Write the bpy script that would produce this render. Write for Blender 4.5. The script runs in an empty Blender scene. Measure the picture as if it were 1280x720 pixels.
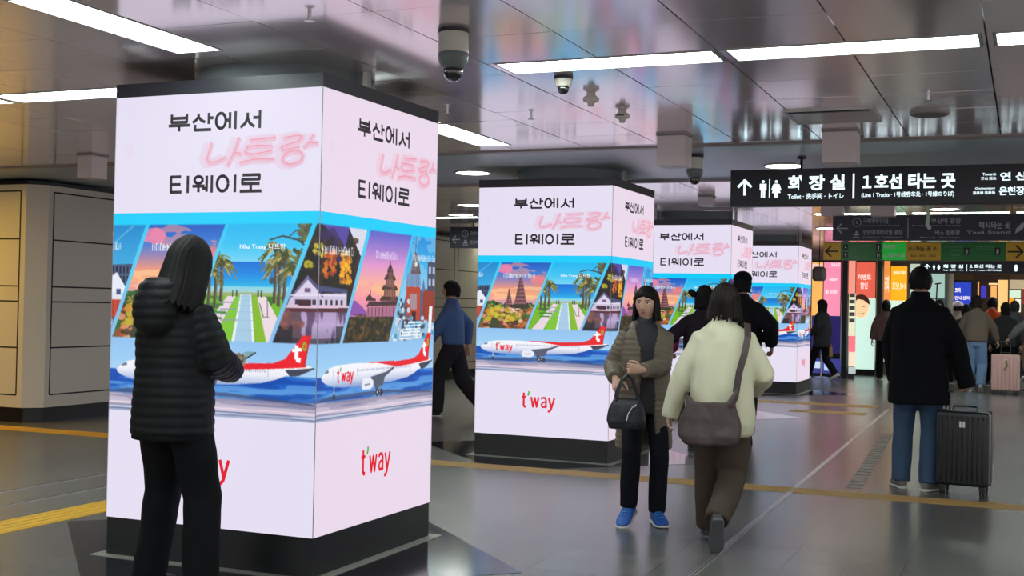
import bpy, bmesh, math, random
import numpy as np
from mathutils import Vector, Matrix, noise, Quaternion

scene = bpy.context.scene
COL = scene.collection
PI = math.pi
random.seed(3)

# ------------------------------------------------------------------ camera
CAM_H, F_PX = 1.38, 1532.3
PITCH, ROLL, YAW = 0.01341, 0.02089, -0.39883
_fw = Vector((math.sin(YAW) * math.cos(PITCH), math.cos(YAW) * math.cos(PITCH), math.sin(PITCH)))
_r0 = Vector((math.cos(YAW), -math.sin(YAW), 0)); _u0 = _r0.cross(_fw)
_rt = _r0 * math.cos(ROLL) + _u0 * math.sin(ROLL); _up = -_r0 * math.sin(ROLL) + _u0 * math.cos(ROLL)
cam_data = bpy.data.cameras.new('camera'); cam = bpy.data.objects.new('camera', cam_data); COL.objects.link(cam)
cam_data.sensor_width = 36.0; cam_data.sensor_fit = 'HORIZONTAL'; cam_data.lens = F_PX / 1280 * 36
cam_data.clip_start = .1; cam_data.clip_end = 200
cam.matrix_world = Matrix(((_rt.x, _up.x, -_fw.x, 0), (_rt.y, _up.y, -_fw.y, 0), (_rt.z, _up.z, -_fw.z, CAM_H), (0, 0, 0, 1)))
scene.camera = cam

# ------------------------------------------------------------------ light and exposure
world = bpy.data.worlds.new('world'); scene.world = world; world.use_nodes = True
world.node_tree.nodes['Background'].inputs[0].default_value = (.94, .90, .91, 1)
world.node_tree.nodes['Background'].inputs[1].default_value = 1.1
LAMP = 18.0            # ceiling strip lamps
DOWN = 14.0            # round downlights
SCREEN = 1.0          # LED walls
POSTER = 1.0          # shop light boxes
scene.view_settings.view_transform = 'Standard'; scene.view_settings.look = 'None'
scene.view_settings.exposure = 0.0; scene.view_settings.gamma = 1.0; scene.view_settings.use_curve_mapping = False
scene.cycles.use_denoising = True
scene.cycles.max_bounces = 7
scene.cycles.sample_clamp_indirect = 6.0


# ------------------------------------------------------------------ helpers
def ray(u, v):
    return _fw + _rt * ((u - 640) / F_PX) - _up * ((v - 360) / F_PX)


def at(u, v, y):
    """where the sight line through a pixel of the photograph meets the vertical plane y"""
    d = ray(u, v); return Vector((0, 0, CAM_H)) + d * (y / d.y)


def ground(u, v, z=0.0):
    d = ray(u, v); return Vector((0, 0, CAM_H)) + d * ((z - CAM_H) / d.z)


def lin(c):
    c = c / 255.0
    return c / 12.92 if c <= .04045 else ((c + .055) / 1.055) ** 2.4


def rgb(r, g, b): return (lin(r), lin(g), lin(b), 1)


MATS = {}


def mat(name, col, rough=.6, metal=0.0, spec=.5, bump=None, var=None, emit=None, sheen=0.0, coat=0.0):
    """col: sRGB triple. bump=(scale, strength), var=(scale, amount): procedural relief / tone variation"""
    if name in MATS: return MATS[name]
    m = bpy.data.materials.new(name); m.use_nodes = True; nt = m.node_tree; b = nt.nodes['Principled BSDF']
    c = rgb(*col); b.inputs['Base Color'].default_value = c
    b.inputs['Roughness'].default_value = rough; b.inputs['Metallic'].default_value = metal
    b.inputs['Specular IOR Level'].default_value = spec
    if sheen: b.inputs['Sheen Weight'].default_value = sheen
    if coat: b.inputs['Coat Weight'].default_value = coat; b.inputs['Coat Roughness'].default_value = .08
    if emit:
        b.inputs['Emission Color'].default_value = c; b.inputs['Emission Strength'].default_value = emit
    tc = nt.nodes.new('ShaderNodeTexCoord')
    if bump:
        n = nt.nodes.new('ShaderNodeTexNoise'); n.inputs['Scale'].default_value = bump[0]; n.inputs['Detail'].default_value = 3
        bp = nt.nodes.new('ShaderNodeBump'); bp.inputs['Strength'].default_value = bump[1]; bp.inputs['Distance'].default_value = .004
        nt.links.new(tc.outputs['Object'], n.inputs['Vector']); nt.links.new(n.outputs['Fac'], bp.inputs['Height']); nt.links.new(bp.outputs['Normal'], b.inputs['Normal'])
    if var:
        n = nt.nodes.new('ShaderNodeTexNoise'); n.inputs['Scale'].default_value = var[0]; n.inputs['Detail'].default_value = 4
        mx = nt.nodes.new('ShaderNodeMix'); mx.data_type = 'RGBA'
        mx.inputs[6].default_value = [x * (1 - var[1]) for x in c[:3]] + [1]; mx.inputs[7].default_value = [min(1, x * (1 + var[1])) for x in c[:3]] + [1]
        nt.links.new(tc.outputs['Object'], n.inputs['Vector']); nt.links.new(n.outputs['Fac'], mx.inputs[0]); nt.links.new(mx.outputs[2], b.inputs['Base Color'])
    MATS[name] = m; return m


def vcol_mat(name, strength=0.0, rough=.6, spec=.4, sss=0.0):
    """material whose own colours are stored per vertex (a screen's picture elements, skin and lips)"""
    if name in MATS: return MATS[name]
    m = bpy.data.materials.new(name); m.use_nodes = True; nt = m.node_tree; b = nt.nodes['Principled BSDF']
    a = nt.nodes.new('ShaderNodeAttribute'); a.attribute_name = 'Col'
    b.inputs['Roughness'].default_value = rough; b.inputs['Specular IOR Level'].default_value = spec
    if strength:
        b.inputs['Base Color'].default_value = (.03, .03, .03, 1)
        nt.links.new(a.outputs['Color'], b.inputs['Emission Color']); b.inputs['Emission Strength'].default_value = strength
    else:
        nt.links.new(a.outputs['Color'], b.inputs['Base Color'])
        if sss:
            b.inputs['Subsurface Weight'].default_value = sss; b.inputs['Subsurface Scale'].default_value = .01
            b.inputs['Subsurface Radius'].default_value = (1, .4, .25)
    MATS[name] = m; return m


def link_mesh(name, me, m=None, parent=None):
    o = bpy.data.objects.new(name, me); COL.objects.link(o)
    if m is not None and len(me.materials) == 0: me.materials.append(m)
    if parent is not None: o.parent = parent
    return o


def obj(name, bm, m=None, parent=None, smooth=False, bevel=0.0):
    """one finished mesh object out of a bmesh"""
    bmesh.ops.recalc_face_normals(bm, faces=bm.faces)
    me = bpy.data.meshes.new(name); bm.to_mesh(me); bm.free()
    if smooth: me.polygons.foreach_set('use_smooth', [True] * len(me.polygons))
    o = link_mesh(name, me, m, parent)
    if bevel:
        b = o.modifiers.new('bevel', 'BEVEL'); b.width = bevel; b.segments = 2; b.limit_method = 'ANGLE'
    return o


def tag(o, label=None, cat=None, group=None, kind=None):
    if label: o['label'] = label
    if cat: o['category'] = cat
    if group: o['group'] = group
    if kind: o['kind'] = kind
    return o


def thing(name, label, cat, loc=(0, 0, 0), rz=0.0, group=None):
    o = bpy.data.objects.new(name, None); COL.objects.link(o); o.empty_display_size = .1
    o.location = loc; o.rotation_euler = (0, 0, rz)
    return tag(o, label, cat, group)


def struct(o): return tag(o, kind='structure')


def box(bm, x0, x1, y0, y1, z0, z1, M=None):
    vs = [bm.verts.new(p) for p in ((x0, y0, z0), (x1, y0, z0), (x1, y1, z0), (x0, y1, z0), (x0, y0, z1), (x1, y0, z1), (x1, y1, z1), (x0, y1, z1))]
    for f in ((0, 3, 2, 1), (4, 5, 6, 7), (0, 1, 5, 4), (1, 2, 6, 5), (2, 3, 7, 6), (3, 0, 4, 7)): bm.faces.new([vs[i] for i in f])
    if M is not None: bmesh.ops.transform(bm, matrix=M, verts=vs)
    return vs


def boxmesh(*a): bm = bmesh.new(); box(bm, *a); return bm


def prism(bm, pts, z0, z1):
    a = [bm.verts.new((x, y, z0)) for x, y in pts]; b = [bm.verts.new((x, y, z1)) for x, y in pts]; n = len(pts)
    bm.faces.new(a[::-1]); bm.faces.new(b)
    for i in range(n): bm.faces.new((a[i], a[(i + 1) % n], b[(i + 1) % n], b[i]))
    return a + b


def lathe(bm, prof, n=32, M=None):
    """prof: list of (radius, z) from one end to the other"""
    rings = []
    vs = []
    for r, z in prof:
        ring = [bm.verts.new((r * math.cos(2 * PI * i / n), r * math.sin(2 * PI * i / n), z)) for i in range(n)]
        rings.append(ring); vs += ring
    for a, b in zip(rings[:-1], rings[1:]):
        for i in range(n): bm.faces.new((a[i], a[(i + 1) % n], b[(i + 1) % n], b[i]))
    bm.faces.new(rings[0][::-1]); bm.faces.new(rings[-1])
    if M is not None: bmesh.ops.transform(bm, matrix=M, verts=vs)
    return vs


def frames(path):
    """parallel-transport frames (tangent, side, up) along a polyline"""
    path = [Vector(p) for p in path]; T = []
    for i in range(len(path)):
        a = path[max(0, i - 1)]; b = path[min(len(path) - 1, i + 1)]; T.append((b - a).normalized())
    ref = Vector((1, 0, 0)) if abs(T[0].x) < .8 else Vector((0, 1, 0))
    s = T[0].cross(ref).normalized(); out = []
    for t in T:
        s = (s - t * s.dot(t)).normalized(); out.append((t, s, t.cross(s)))
    return path, out


def tube(bm, path, rad, n=12, caps=True, round_ends=False):
    """rad: one radius or one per point, each a number or (side, up) pair"""
    if not isinstance(rad, (list, tuple)) or (len(rad) == 2 and len(path) != 2 and not isinstance(rad[0], (list, tuple))): rad = [rad] * len(path)
    path, fr = frames(path); rings = []
    items = [(p, f, r) for p, f, r in zip(path, fr, rad)]
    if round_ends:
        p, f, r = items[0]; q, g, s = items[-1]
        r1 = r if isinstance(r, (list, tuple)) else (r, r); s1 = s if isinstance(s, (list, tuple)) else (s, s)
        e0 = [(p - f[0] * min(r1) * k, f, (r1[0] * w, r1[1] * w)) for k, w in ((.95, .25), (.75, .66), (.4, .92))]
        e1 = [(q + g[0] * min(s1) * k, g, (s1[0] * w, s1[1] * w)) for k, w in ((.4, .92), (.75, .66), (.95, .25))]
        items = e0 + items + e1
    for p, (t, s, u), r in items:
        ra, rb = r if isinstance(r, (list, tuple)) else (r, r)
        rings.append([bm.verts.new(p + s * (ra * math.cos(2 * PI * i / n)) + u * (rb * math.sin(2 * PI * i / n))) for i in range(n)])
    for a, b in zip(rings[:-1], rings[1:]):
        for i in range(n): bm.faces.new((a[i], a[(i + 1) % n], b[(i + 1) % n], b[i]))
    if caps: bm.faces.new(rings[0][::-1]); bm.faces.new(rings[-1])
    return rings


def strip(bm, path, w, th, nrm):
    """flat strap of width w and thickness th along a path; nrm: outward normal per point"""
    path = [Vector(p) for p in path]; rings = []
    for i, p in enumerate(path):
        t = (path[min(i + 1, len(path) - 1)] - path[max(i - 1, 0)]).normalized(); nn = Vector(nrm[i] if isinstance(nrm, list) else nrm)
        nn = (nn - t * nn.dot(t)).normalized(); s = t.cross(nn)
        rings.append([bm.verts.new(p + s * a + nn * b) for a, b in ((-w / 2, 0), (w / 2, 0), (w / 2, th), (-w / 2, th))])
    for a, b in zip(rings[:-1], rings[1:]):
        for i in range(4): bm.faces.new((a[i], a[(i + 1) % 4], b[(i + 1) % 4], b[i]))
    bm.faces.new(rings[0][::-1]); bm.faces.new(rings[-1])


def text_mesh(body, size, bold=0.0, space=1.0, depth=0.0):
    """lettering as plain mesh data lying in the local xy plane, baseline at 0"""
    c = bpy.data.curves.new('lettering', 'FONT'); c.body = body; c.size = size; c.offset = bold; c.space_character = space; c.extrude = depth; c.resolution_u = 3
    o = bpy.data.objects.new('lettering', c); COL.objects.link(o)
    dg = bpy.context.evaluated_depsgraph_get(); me = bpy.data.meshes.new_from_object(o.evaluated_get(dg))
    bpy.data.objects.remove(o); bpy.data.curves.remove(c)
    return me


def add_text(bm, body, x, y, z, w, h, bold=0.0, space=1.0):
    """letter an upright sign whose face looks towards -y: text box from (x, z), width w, height h"""
    me = text_mesh(body, 1.0, bold, space)
    co = np.array([v.co[:] for v in me.vertices])
    if len(co) == 0: return
    lo, hi = co.min(0), co.max(0)
    k = bm.verts
    vs = [bm.verts.new((x + (c[0] - lo[0]) / (hi[0] - lo[0]) * w, y, z + (c[1] - lo[1]) / max(hi[1] - lo[1], 1e-6) * h)) for c in co]
    for p in me.polygons:
        try: bm.faces.new([vs[i] for i in p.vertices])
        except ValueError: pass
    bpy.data.meshes.remove(me)


def stroke(bm, pts, w, y, closed=False):
    """flat pen stroke with round joints, in the xz plane at depth y, facing -y"""
    if closed: pts = list(pts) + [pts[0]]
    for (x1, z1), (x2, z2) in zip(pts[:-1], pts[1:]):
        dx, dz = x2 - x1, z2 - z1; L = math.hypot(dx, dz)
        if L < 1e-7: continue
        nx, nz = -dz / L * w / 2, dx / L * w / 2
        bm.faces.new([bm.verts.new((a, y, b)) for a, b in ((x1 + nx, z1 + nz), (x1 - nx, z1 - nz), (x2 - nx, z2 - nz), (x2 + nx, z2 + nz))])
    for x, z in (pts[1:-1] if len(pts) > 2 else []):
        bm.faces.new([bm.verts.new((x + w / 2 * math.cos(PI / 4 * i), y, z + w / 2 * math.sin(PI / 4 * i))) for i in range(8)])


def plate(bm, pts, y):
    bm.faces.new([bm.verts.new((x, y, z)) for x, z in pts])


def copy_tree(o, parent=None):
    c = o.copy(); COL.objects.link(c); c.parent = parent
    for ch in o.children: copy_tree(ch, c)
    return c
# ------------------------------------------------------------------ artwork shown on the LED screens
FW = 1.286                      # width of one pillar face
AZ0, AZ1 = 0.772, 1.766         # height range of the picture band
PXM = 0.002                     # paint resolution in metres
PW, PH = int(round(FW / PXM)), int(round((AZ1 - AZ0) / PXM))
rng = np.random.default_rng(7)
_S, _Z = np.meshgrid((np.arange(PW) + .5) * PXM, AZ1 - (np.arange(PH) + .5) * PXM)


def vnoise(fx, fy, seed=0):
    """smooth value noise over the canvas, fx/fy cells per metre"""
    r = np.random.default_rng(seed)
    g = r.random((int((AZ1 - AZ0) * fy) + 4, int(FW * fx) + 4))
    x = _S * fx; y = (AZ1 - _Z) * fy
    xi, yi = x.astype(int), y.astype(int); xf, yf = x - xi, y - yi
    xf = xf * xf * (3 - 2 * xf); yf = yf * yf * (3 - 2 * yf)
    a = g[yi, xi] * (1 - xf) + g[yi, xi + 1] * xf
    b = g[yi + 1, xi] * (1 - xf) + g[yi + 1, xi + 1] * xf
    return a * (1 - yf) + b * yf


def fbm(fx, fy, seed=0):
    return (vnoise(fx, fy, seed) + .5 * vnoise(fx * 2.1, fy * 2.1, seed + 1) + .25 * vnoise(fx * 4.3, fy * 4.3, seed + 2)) / 1.75


def pmask(pts):
    """even-odd polygon mask"""
    m = np.zeros((PH, PW), bool)
    n = len(pts)
    xs = [p[0] for p in pts]; zs = [p[1] for p in pts]
    c0 = max(0, int(min(xs) / PXM) - 1); c1 = min(PW, int(max(xs) / PXM) + 2)
    r0 = max(0, int((AZ1 - max(zs)) / PXM) - 1); r1 = min(PH, int((AZ1 - min(zs)) / PXM) + 2)
    if c1 <= c0 or r1 <= r0: return m
    S = _S[r0:r1, c0:c1]; Z = _Z[r0:r1, c0:c1]; k = np.zeros(S.shape, bool)
    for i in range(n):
        (x1, y1), (x2, y2) = pts[i], pts[(i + 1) % n]
        if y1 == y2: continue
        k ^= ((y1 > Z) != (y2 > Z)) & (S < (x2 - x1) * (Z - y1) / (y2 - y1) + x1)
    m[r0:r1, c0:c1] = k
    return m


def emask(cx, cz, rx, rz):
    m = np.zeros((PH, PW), bool)
    c0 = max(0, int((cx - rx) / PXM) - 1); c1 = min(PW, int((cx + rx) / PXM) + 2)
    r0 = max(0, int((AZ1 - cz - rz) / PXM) - 1); r1 = min(PH, int((AZ1 - cz + rz) / PXM) + 2)
    if c1 > c0 and r1 > r0:
        m[r0:r1, c0:c1] = ((_S[r0:r1, c0:c1] - cx) / rx) ** 2 + ((_Z[r0:r1, c0:c1] - cz) / rz) ** 2 < 1
    return m


def put(im, m, col, a=1.0):
    r = np.flatnonzero(m.any(1))
    if len(r) == 0: return
    c = np.flatnonzero(m.any(0))
    sl = (slice(r[0], r[-1] + 1), slice(c[0], c[-1] + 1))
    w = m[sl].astype(float)[..., None] * a
    col = np.asarray(col, float)
    if col.ndim > 1: col = col[sl]
    im[sl] += w * (col - im[sl])


def vgrad(im, m, stops):
    """vertical gradient: stops (z, rgb) from high z to low z"""
    zs = [s[0] for s in stops][::-1]
    col = np.stack([np.interp(_Z, zs, [s[1][k] for s in stops][::-1]) for k in range(3)], -1)
    put(im, m, col)


def line(im, pts, w, col, a=1.0):
    for (x1, z1), (x2, z2) in zip(pts[:-1], pts[1:]):
        dx, dz = x2 - x1, z2 - z1; L = math.hypot(dx, dz) + 1e-9
        nx, nz = -dz / L * w / 2, dx / L * w / 2
        put(im, pmask([(x1 + nx, z1 + nz), (x2 + nx, z2 + nz), (x2 - nx, z2 - nz), (x1 - nx, z1 - nz)]), col, a)


def blobs(im, n, box, size, cols, a=1.0, seed=0, clip=None):
    r = np.random.default_rng(seed)
    for _ in range(n):
        x = r.uniform(box[0], box[1]); z = r.uniform(box[2], box[3]); s = r.uniform(.5, 1.2) * size
        m = emask(x, z, s, s * r.uniform(.5, 1))
        if clip is not None: m &= clip
        put(im, m, cols[r.integers(len(cols))], a)


def palm(im, x, zb, zt, R, seed, dark=(62, 66, 40)):
    r = np.random.default_rng(seed)
    line(im, [(x - .004, zb), (x + .003, (zb + zt) / 2), (x, zt)], .020, (78, 70, 62))
    line(im, [(x + .005, zb), (x + .008, zt)], .006, (120, 108, 92))
    cols = [(84, 92, 40), (140, 134, 62), (196, 176, 110), (60, 70, 34), (110, 116, 48)]
    for k in range(30):
        a = r.uniform(-.5, math.pi + .5); L = R * r.uniform(.65, 1.08); p = []
        for t in np.linspace(0, 1, 5):
            p.append((x + math.cos(a) * L * t, zt + math.sin(a) * L * t * .8 - .55 * R * t * t))
        line(im, p[:3], .010, cols[k % 5]); line(im, p[2:], .006, cols[(k + 2) % 5])
    put(im, emask(x, zt, R * .22, R * .2), dark, .8)


def scribble(im, x, z, w, h, seed, col=(255, 255, 255)):
    """a small run of caption letters, too fine to read on the wall"""
    r = np.random.default_rng(seed); c = x
    while c < x + w:
        k = r.integers(4); s = h * .13
        line(im, [(c, z), (c, z + h)], s, col, .85)
        if k != 1: line(im, [(c, z + h * .5 * (k % 2 + 1)), (c + h * .35, z + h * .5 * (k % 2 + 1))], s, col, .85)
        if k > 0: line(im, [(c + h * .4, z), (c + h * .4, z + h * .8)], s, col, .85)
        if k > 1: line(im, [(c, z + s / 2), (c + h * .4, z + s / 2)], s, col, .85)
        c += h * r.choice([.62, .66, .75])


def slant(x0t, x1t, x0b, x1b):
    return pmask([(x0t, 1.761), (x1t, 1.761), (x1b, 1.164), (x0b, 1.164)])


def scene_snow(im, m, ox):
    """old town square with a spired red brick tower, snow around; ox = left edge at top"""
    t = np.zeros_like(im)
    vgrad(t, np.ones_like(m), [(1.766, (28, 140, 220)), (1.6, (60, 175, 232)), (1.42, (150, 205, 235)), (1.3, (120, 160, 190))])
    put(t, fbm(9, 14, 41) > .60, (150, 205, 240), .5)
    x = ox
    put(t, pmask([(x - .08, 1.45), (x + .4, 1.47), (x + .4, 1.2), (x - .2, 1.2)]), (86, 92, 120))
    for k in range(5):
        put(t, pmask([(x - .06 + k * .075, 1.44), (x - .03 + k * .075, 1.52 - .02 * (k % 2)), (x + k * .075, 1.44)]), (90, 120, 165))
    put(t, pmask([(x + .17, 1.62), (x + .33, 1.62), (x + .33, 1.2), (x + .17, 1.2)]), (70, 74, 98))
    for i in range(5):
        for j in range(3):
            put(t, pmask([(x + .185 + j * .05, 1.59 - i * .07), (x + .215 + j * .05, 1.59 - i * .07), (x + .215 + j * .05, 1.55 - i * .07), (x + .185 + j * .05, 1.55 - i * .07)]), (170, 190, 220))
    put(t, pmask([(x + .12, 1.45), (x + .26, 1.45), (x + .27, 1.27), (x + .11, 1.27)]), (150, 56, 40))
    put(t, pmask([(x - .09, 1.47), (x + .08, 1.47), (x + .08, 1.28), (x - .09, 1.28)]), (186, 66, 40))
    put(t, pmask([(x - .1, 1.475), (x + .09, 1.475), (x + .07, 1.545), (x - .075, 1.545)]), (120, 150, 190))
    put(t, pmask([(x - .045, 1.545), (x + .085, 1.545), (x + .03, 1.665), (x - .005, 1.665)]), (104, 84, 88))
    line(t, [(x + .012, 1.66), (x + .016, 1.755)], .007, (70, 70, 90))
    put(t, emask(x + .02, 1.60, .016, .016), (230, 225, 215))
    for k in range(4): line(t, [(x - .06 + k * .035, 1.56), (x - .02 + k * .018, 1.65)], .005, (190, 190, 210), .7)
    for k in range(6): line(t, [(x - .08 + k * .028, 1.47), (x - .08 + k * .028, 1.54)], .004, (70, 90, 130), .8)
    put(t, pmask([(x - .045, 1.43), (x + .04, 1.43), (x + .04, 1.34), (x - .045, 1.34)]), (180, 150, 160))
    for k in range(4): line(t, [(x - .03 + k * .02, 1.34), (x - .03 + k * .02, 1.43)], .004, (90, 50, 50))
    put(t, pmask([(x - .02, 1.33), (x + .03, 1.33), (x + .03, 1.25), (x - .02, 1.25)]), (60, 36, 40))
    put(t, _Z < 1.275 - .05 * np.abs(_S - x - .02), (150, 190, 220))
    blobs(t, 90, (x - .25, x + .33, 1.16, 1.30), .018, [(235, 240, 248), (200, 220, 236), (60, 70, 90), (40, 150, 200), (150, 190, 215)], .9, 5)
    for k in range(6): line(t, [(x - .10 - k * .012, 1.265 - k * .018), (x + .10 - k * .004, 1.268 - k * .018)], .007, (240, 244, 250))
    blobs(t, 40, (x - .28, x - .06, 1.26, 1.40), .016, [(50, 54, 70), (210, 220, 235), (90, 100, 120)], .9, 6)
    put(t, pmask([(x + .2, 1.36), (x + .24, 1.36), (x + .23, 1.2), (x + .19, 1.2)]), (240, 240, 245))
    scribble(t, x - .02, 1.62, .3, .034, 61)
    put(im, m, t)


def scene_castle_edge(im, m):
    """strip that runs on from the last picture: dark windows, white gable, red wall"""
    t = np.zeros_like(im)
    vgrad(t, np.ones_like(m), [(1.766, (24, 135, 205)), (1.55, (60, 170, 225)), (1.16, (120, 180, 220))])
    line(t, [(0, 1.66), (.14, 1.76)], .006, (110, 190, 230))
    put(t, pmask([(0, 1.55), (.3, 1.56), (.3, 1.44), (0, 1.44)]), (74, 88, 120))
    for i in range(2):
        for j in range(9): put(t, pmask([(j * .024, 1.54 - i * .05), (j * .024 + .013, 1.54 - i * .05), (j * .024 + .013, 1.505 - i * .05), (j * .024, 1.505 - i * .05)]), (26, 34, 60))
    put(t, pmask([(0, 1.49), (.03, 1.51), (.12, 1.39), (0, 1.39)]), (232, 234, 244))
    put(t, pmask([(0, 1.40), (.2, 1.40), (.2, 1.36), (0, 1.36)]), (222, 226, 238))
    put(t, pmask([(.03, 1.42), (.06, 1.42), (.06, 1.39), (.03, 1.39)]), (60, 80, 130))
    put(t, pmask([(0, 1.365), (.2, 1.365), (.2, 1.27), (0, 1.27)]), (196, 70, 50))
    for j in range(5): line(t, [(.01 + j * .03, 1.28), (.01 + j * .03, 1.36)], .006, (120, 40, 34))
    blobs(t, 30, (0, .1, 1.16, 1.27), .018, [(90, 60, 50), (190, 205, 220), (60, 110, 160)], .9, 9)
    scribble(t, -.03, 1.63, .09, .036, 62)
    put(im, m, t)


def scene_sunset(im, m):
    """brick temple towers over rocks at sunset"""
    t = np.zeros_like(im)
    vgrad(t, np.ones_like(m), [(1.766, (24, 84, 190)), (1.68, (50, 120, 210)), (1.60, (150, 130, 180)), (1.53, (232, 150, 130)),
                              (1.46, (246, 176, 124)), (1.40, (214, 150, 170)), (1.34, (200, 160, 190)), (1.16, (160, 120, 120))])
    n = fbm(5, 18, 11)
    put(t, (n > .56) & (_Z > 1.42), (244, 150, 150), .6)
    put(t, (fbm(4, 22, 13) > .60) & (_Z > 1.40) & (_Z < 1.6), (255, 205, 150), .6)
    put(t, emask(.27, 1.70, .075, .045) & (n > .38), (240, 130, 170), .85)
    put(t, emask(.62, 1.57, .11, .08) & (n > .42), (236, 128, 130), .7)
    # rocks and greenery
    put(t, _Z < 1.375 - .18 * np.abs(_S - .34), (74, 110, 56))
    put(t, (_Z < 1.41 + .03 * vnoise(30, 3, 15) - .42 * np.abs(_S - .13)), (44, 104, 50))
    blobs(t, 120, (.05, .6, 1.30, 1.40), .022, [(40, 82, 44), (60, 120, 50), (30, 50, 40), (150, 150, 60)], .9, 17, _Z < 1.40)
    blobs(t, 170, (0, .6, 1.15, 1.34), .026, [(196, 106, 50), (150, 84, 50), (214, 150, 100), (112, 70, 44), (190, 160, 50), (90, 100, 46), (232, 190, 150), (80, 40, 30)], .85, 19)
    blobs(t, 60, (.10, .40, 1.24, 1.35), .024, [(190, 180, 50), (220, 190, 60), (140, 140, 40), (200, 140, 50)], .85, 23)
    blobs(t, 50, (.05, .42, 1.16, 1.22), .024, [(222, 140, 110), (190, 80, 46), (90, 52, 40), (60, 60, 40)], .8, 25)
    put(t, pmask([(.16, 1.27), (.22, 1.24), (.235, 1.16), (.125, 1.16)]), (52, 64, 40), .9)
    blobs(t, 26, (.33, .42, 1.31, 1.40), .014, [(220, 180, 170), (180, 110, 90), (240, 210, 190)], .9, 27)
    for (x, zb, zt, w) in ((.430, 1.36, 1.655, .066), (.318, 1.37, 1.52, .036)):
        put(t, pmask([(x - w, zb), (x + w, zb), (x + w * .55, zb + (zt - zb) * .5), (x + w * .16, zt - .02), (x, zt + .02), (x - w * .16, zt - .02), (x - w * .55, zb + (zt - zb) * .5)]), (112, 72, 80))
        for k in range(8):
            z = zb + (zt - zb) * k / 8.5; ww = w * (1 - k / 10)
            line(t, [(x - ww, z), (x + ww, z)], .006, (178, 120, 118))
            line(t, [(x - ww * .4, z), (x - ww * .4, z + .02)], .008, (70, 44, 60))
    put(t, emask(.42, 1.365, .11, .02), (60, 60, 44))
    scribble(t, .262, 1.625, .29, .036, 63)
    put(im, m, t)


def scene_beach(im, m):
    """palm lined walk running down to a bright blue sea"""
    t = np.zeros_like(im)
    vgrad(t, np.ones_like(m), [(1.766, (22, 180, 240)), (1.65, (60, 195, 242)), (1.572, (120, 212, 244))])
    vgrad(t, _Z < 1.570, [(1.570, (10, 110, 214)), (1.50, (16, 140, 226)), (1.445, (40, 180, 232))])
    vgrad(t, _Z < 1.445, [(1.445, (130, 214, 236)), (1.41, (170, 205, 205)), (1.40, (150, 190, 120))])
    put(t, _Z < 1.398, (118, 184, 40))
    n = fbm(16, 26, 31)
    put(t, (_Z < 1.398) & (n > .55), (86, 156, 34), .8)
    put(t, (_Z < 1.398) & (_Z > 1.33) & (vnoise(14, 40, 33) > .62), (48, 110, 30), .8)
    put(t, (_Z < 1.415) & (_Z > 1.392), (150, 170, 90), .7)
    put(t, pmask([(.745, 1.395), (.795, 1.395), (.655, 1.164), (.545, 1.164)]), (232, 214, 222))
    put(t, pmask([(.795, 1.395), (.83, 1.395), (.79, 1.164), (.665, 1.164)]), (126, 196, 50))
    put(t, pmask([(.824, 1.405), (.888, 1.405), (.915, 1.164), (.775, 1.164)]), (236, 240, 246))
    put(t, pmask([(.832, 1.405), (.880, 1.405), (.900, 1.164), (.792, 1.164)]), (168, 202, 228))
    for k in range(7):
        z = 1.39 - .008 * k * k * .55 - .012 * k
        line(t, [(.80, z), (.905, z)], .004, (150, 186, 215), .7)
    put(t, pmask([(.89, 1.395), (.925, 1.395), (1.005, 1.164), (.92, 1.164)]), (134, 186, 48))
    put(t, pmask([(.925, 1.395), (.975, 1.395), (1.13, 1.164), (.985, 1.164)]), (236, 218, 224))
    for (z, w) in ((1.36, .08), (1.325, .10), (1.30, .06), (1.27, .11)): line(t, [(.70, z), (.70 + w, z + .003)], .008, (150, 150, 185), .8)
    for (z, w) in ((1.35, .10), (1.31, .12), (1.28, .09)): line(t, [(.62, z), (.62 + w, z)], .012, (56, 130, 40), .9)
    line(t, [(.94, 1.36), (.965, 1.29), (1.0, 1.29)], .006, (110, 100, 110)); line(t, [(.985, 1.38), (.99, 1.29)], .006, (120, 110, 110))
    for (x, z) in ((.775, 1.41), (.95, 1.41), (.80, 1.412), (.93, 1.412)): line(t, [(x, z - .02), (x, z + .015)], .008, (56, 60, 60))
    put(t, emask(1.01, 1.475, .016, .018), (70, 80, 90)); line(t, [(1.01, 1.49), (1.01, 1.52)], .004, (90, 90, 90))
    palm(t, .668, 1.33, 1.585, .115, 72); palm(t, .705, 1.365, 1.56, .10, 71); palm(t, .628, 1.34, 1.52, .10, 79)
    palm(t, 1.055, 1.345, 1.565, .115, 73); palm(t, 1.03, 1.36, 1.64, .10, 74); palm(t, 1.085, 1.33, 1.60, .11, 75)
    palm(t, 1.14, 1.36, 1.53, .10, 76)
    line(t, [(.99, 1.68), (1.07, 1.70), (1.16, 1.68), (1.25, 1.62)], .009, (62, 60, 48)); line(t, [(1.10, 1.69), (1.15, 1.73)], .006, (62, 60, 48))
    blobs(t, 60, (1.12, 1.25, 1.53, 1.63), .018, [(80, 90, 40), (120, 120, 60), (60, 64, 36)], .9, 77)
    blobs(t, 46, (1.16, 1.26, 1.67, 1.77), .017, [(46, 44, 44), (90, 84, 70), (110, 120, 60)], .9, 78)
    put(im, m, t)


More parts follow.
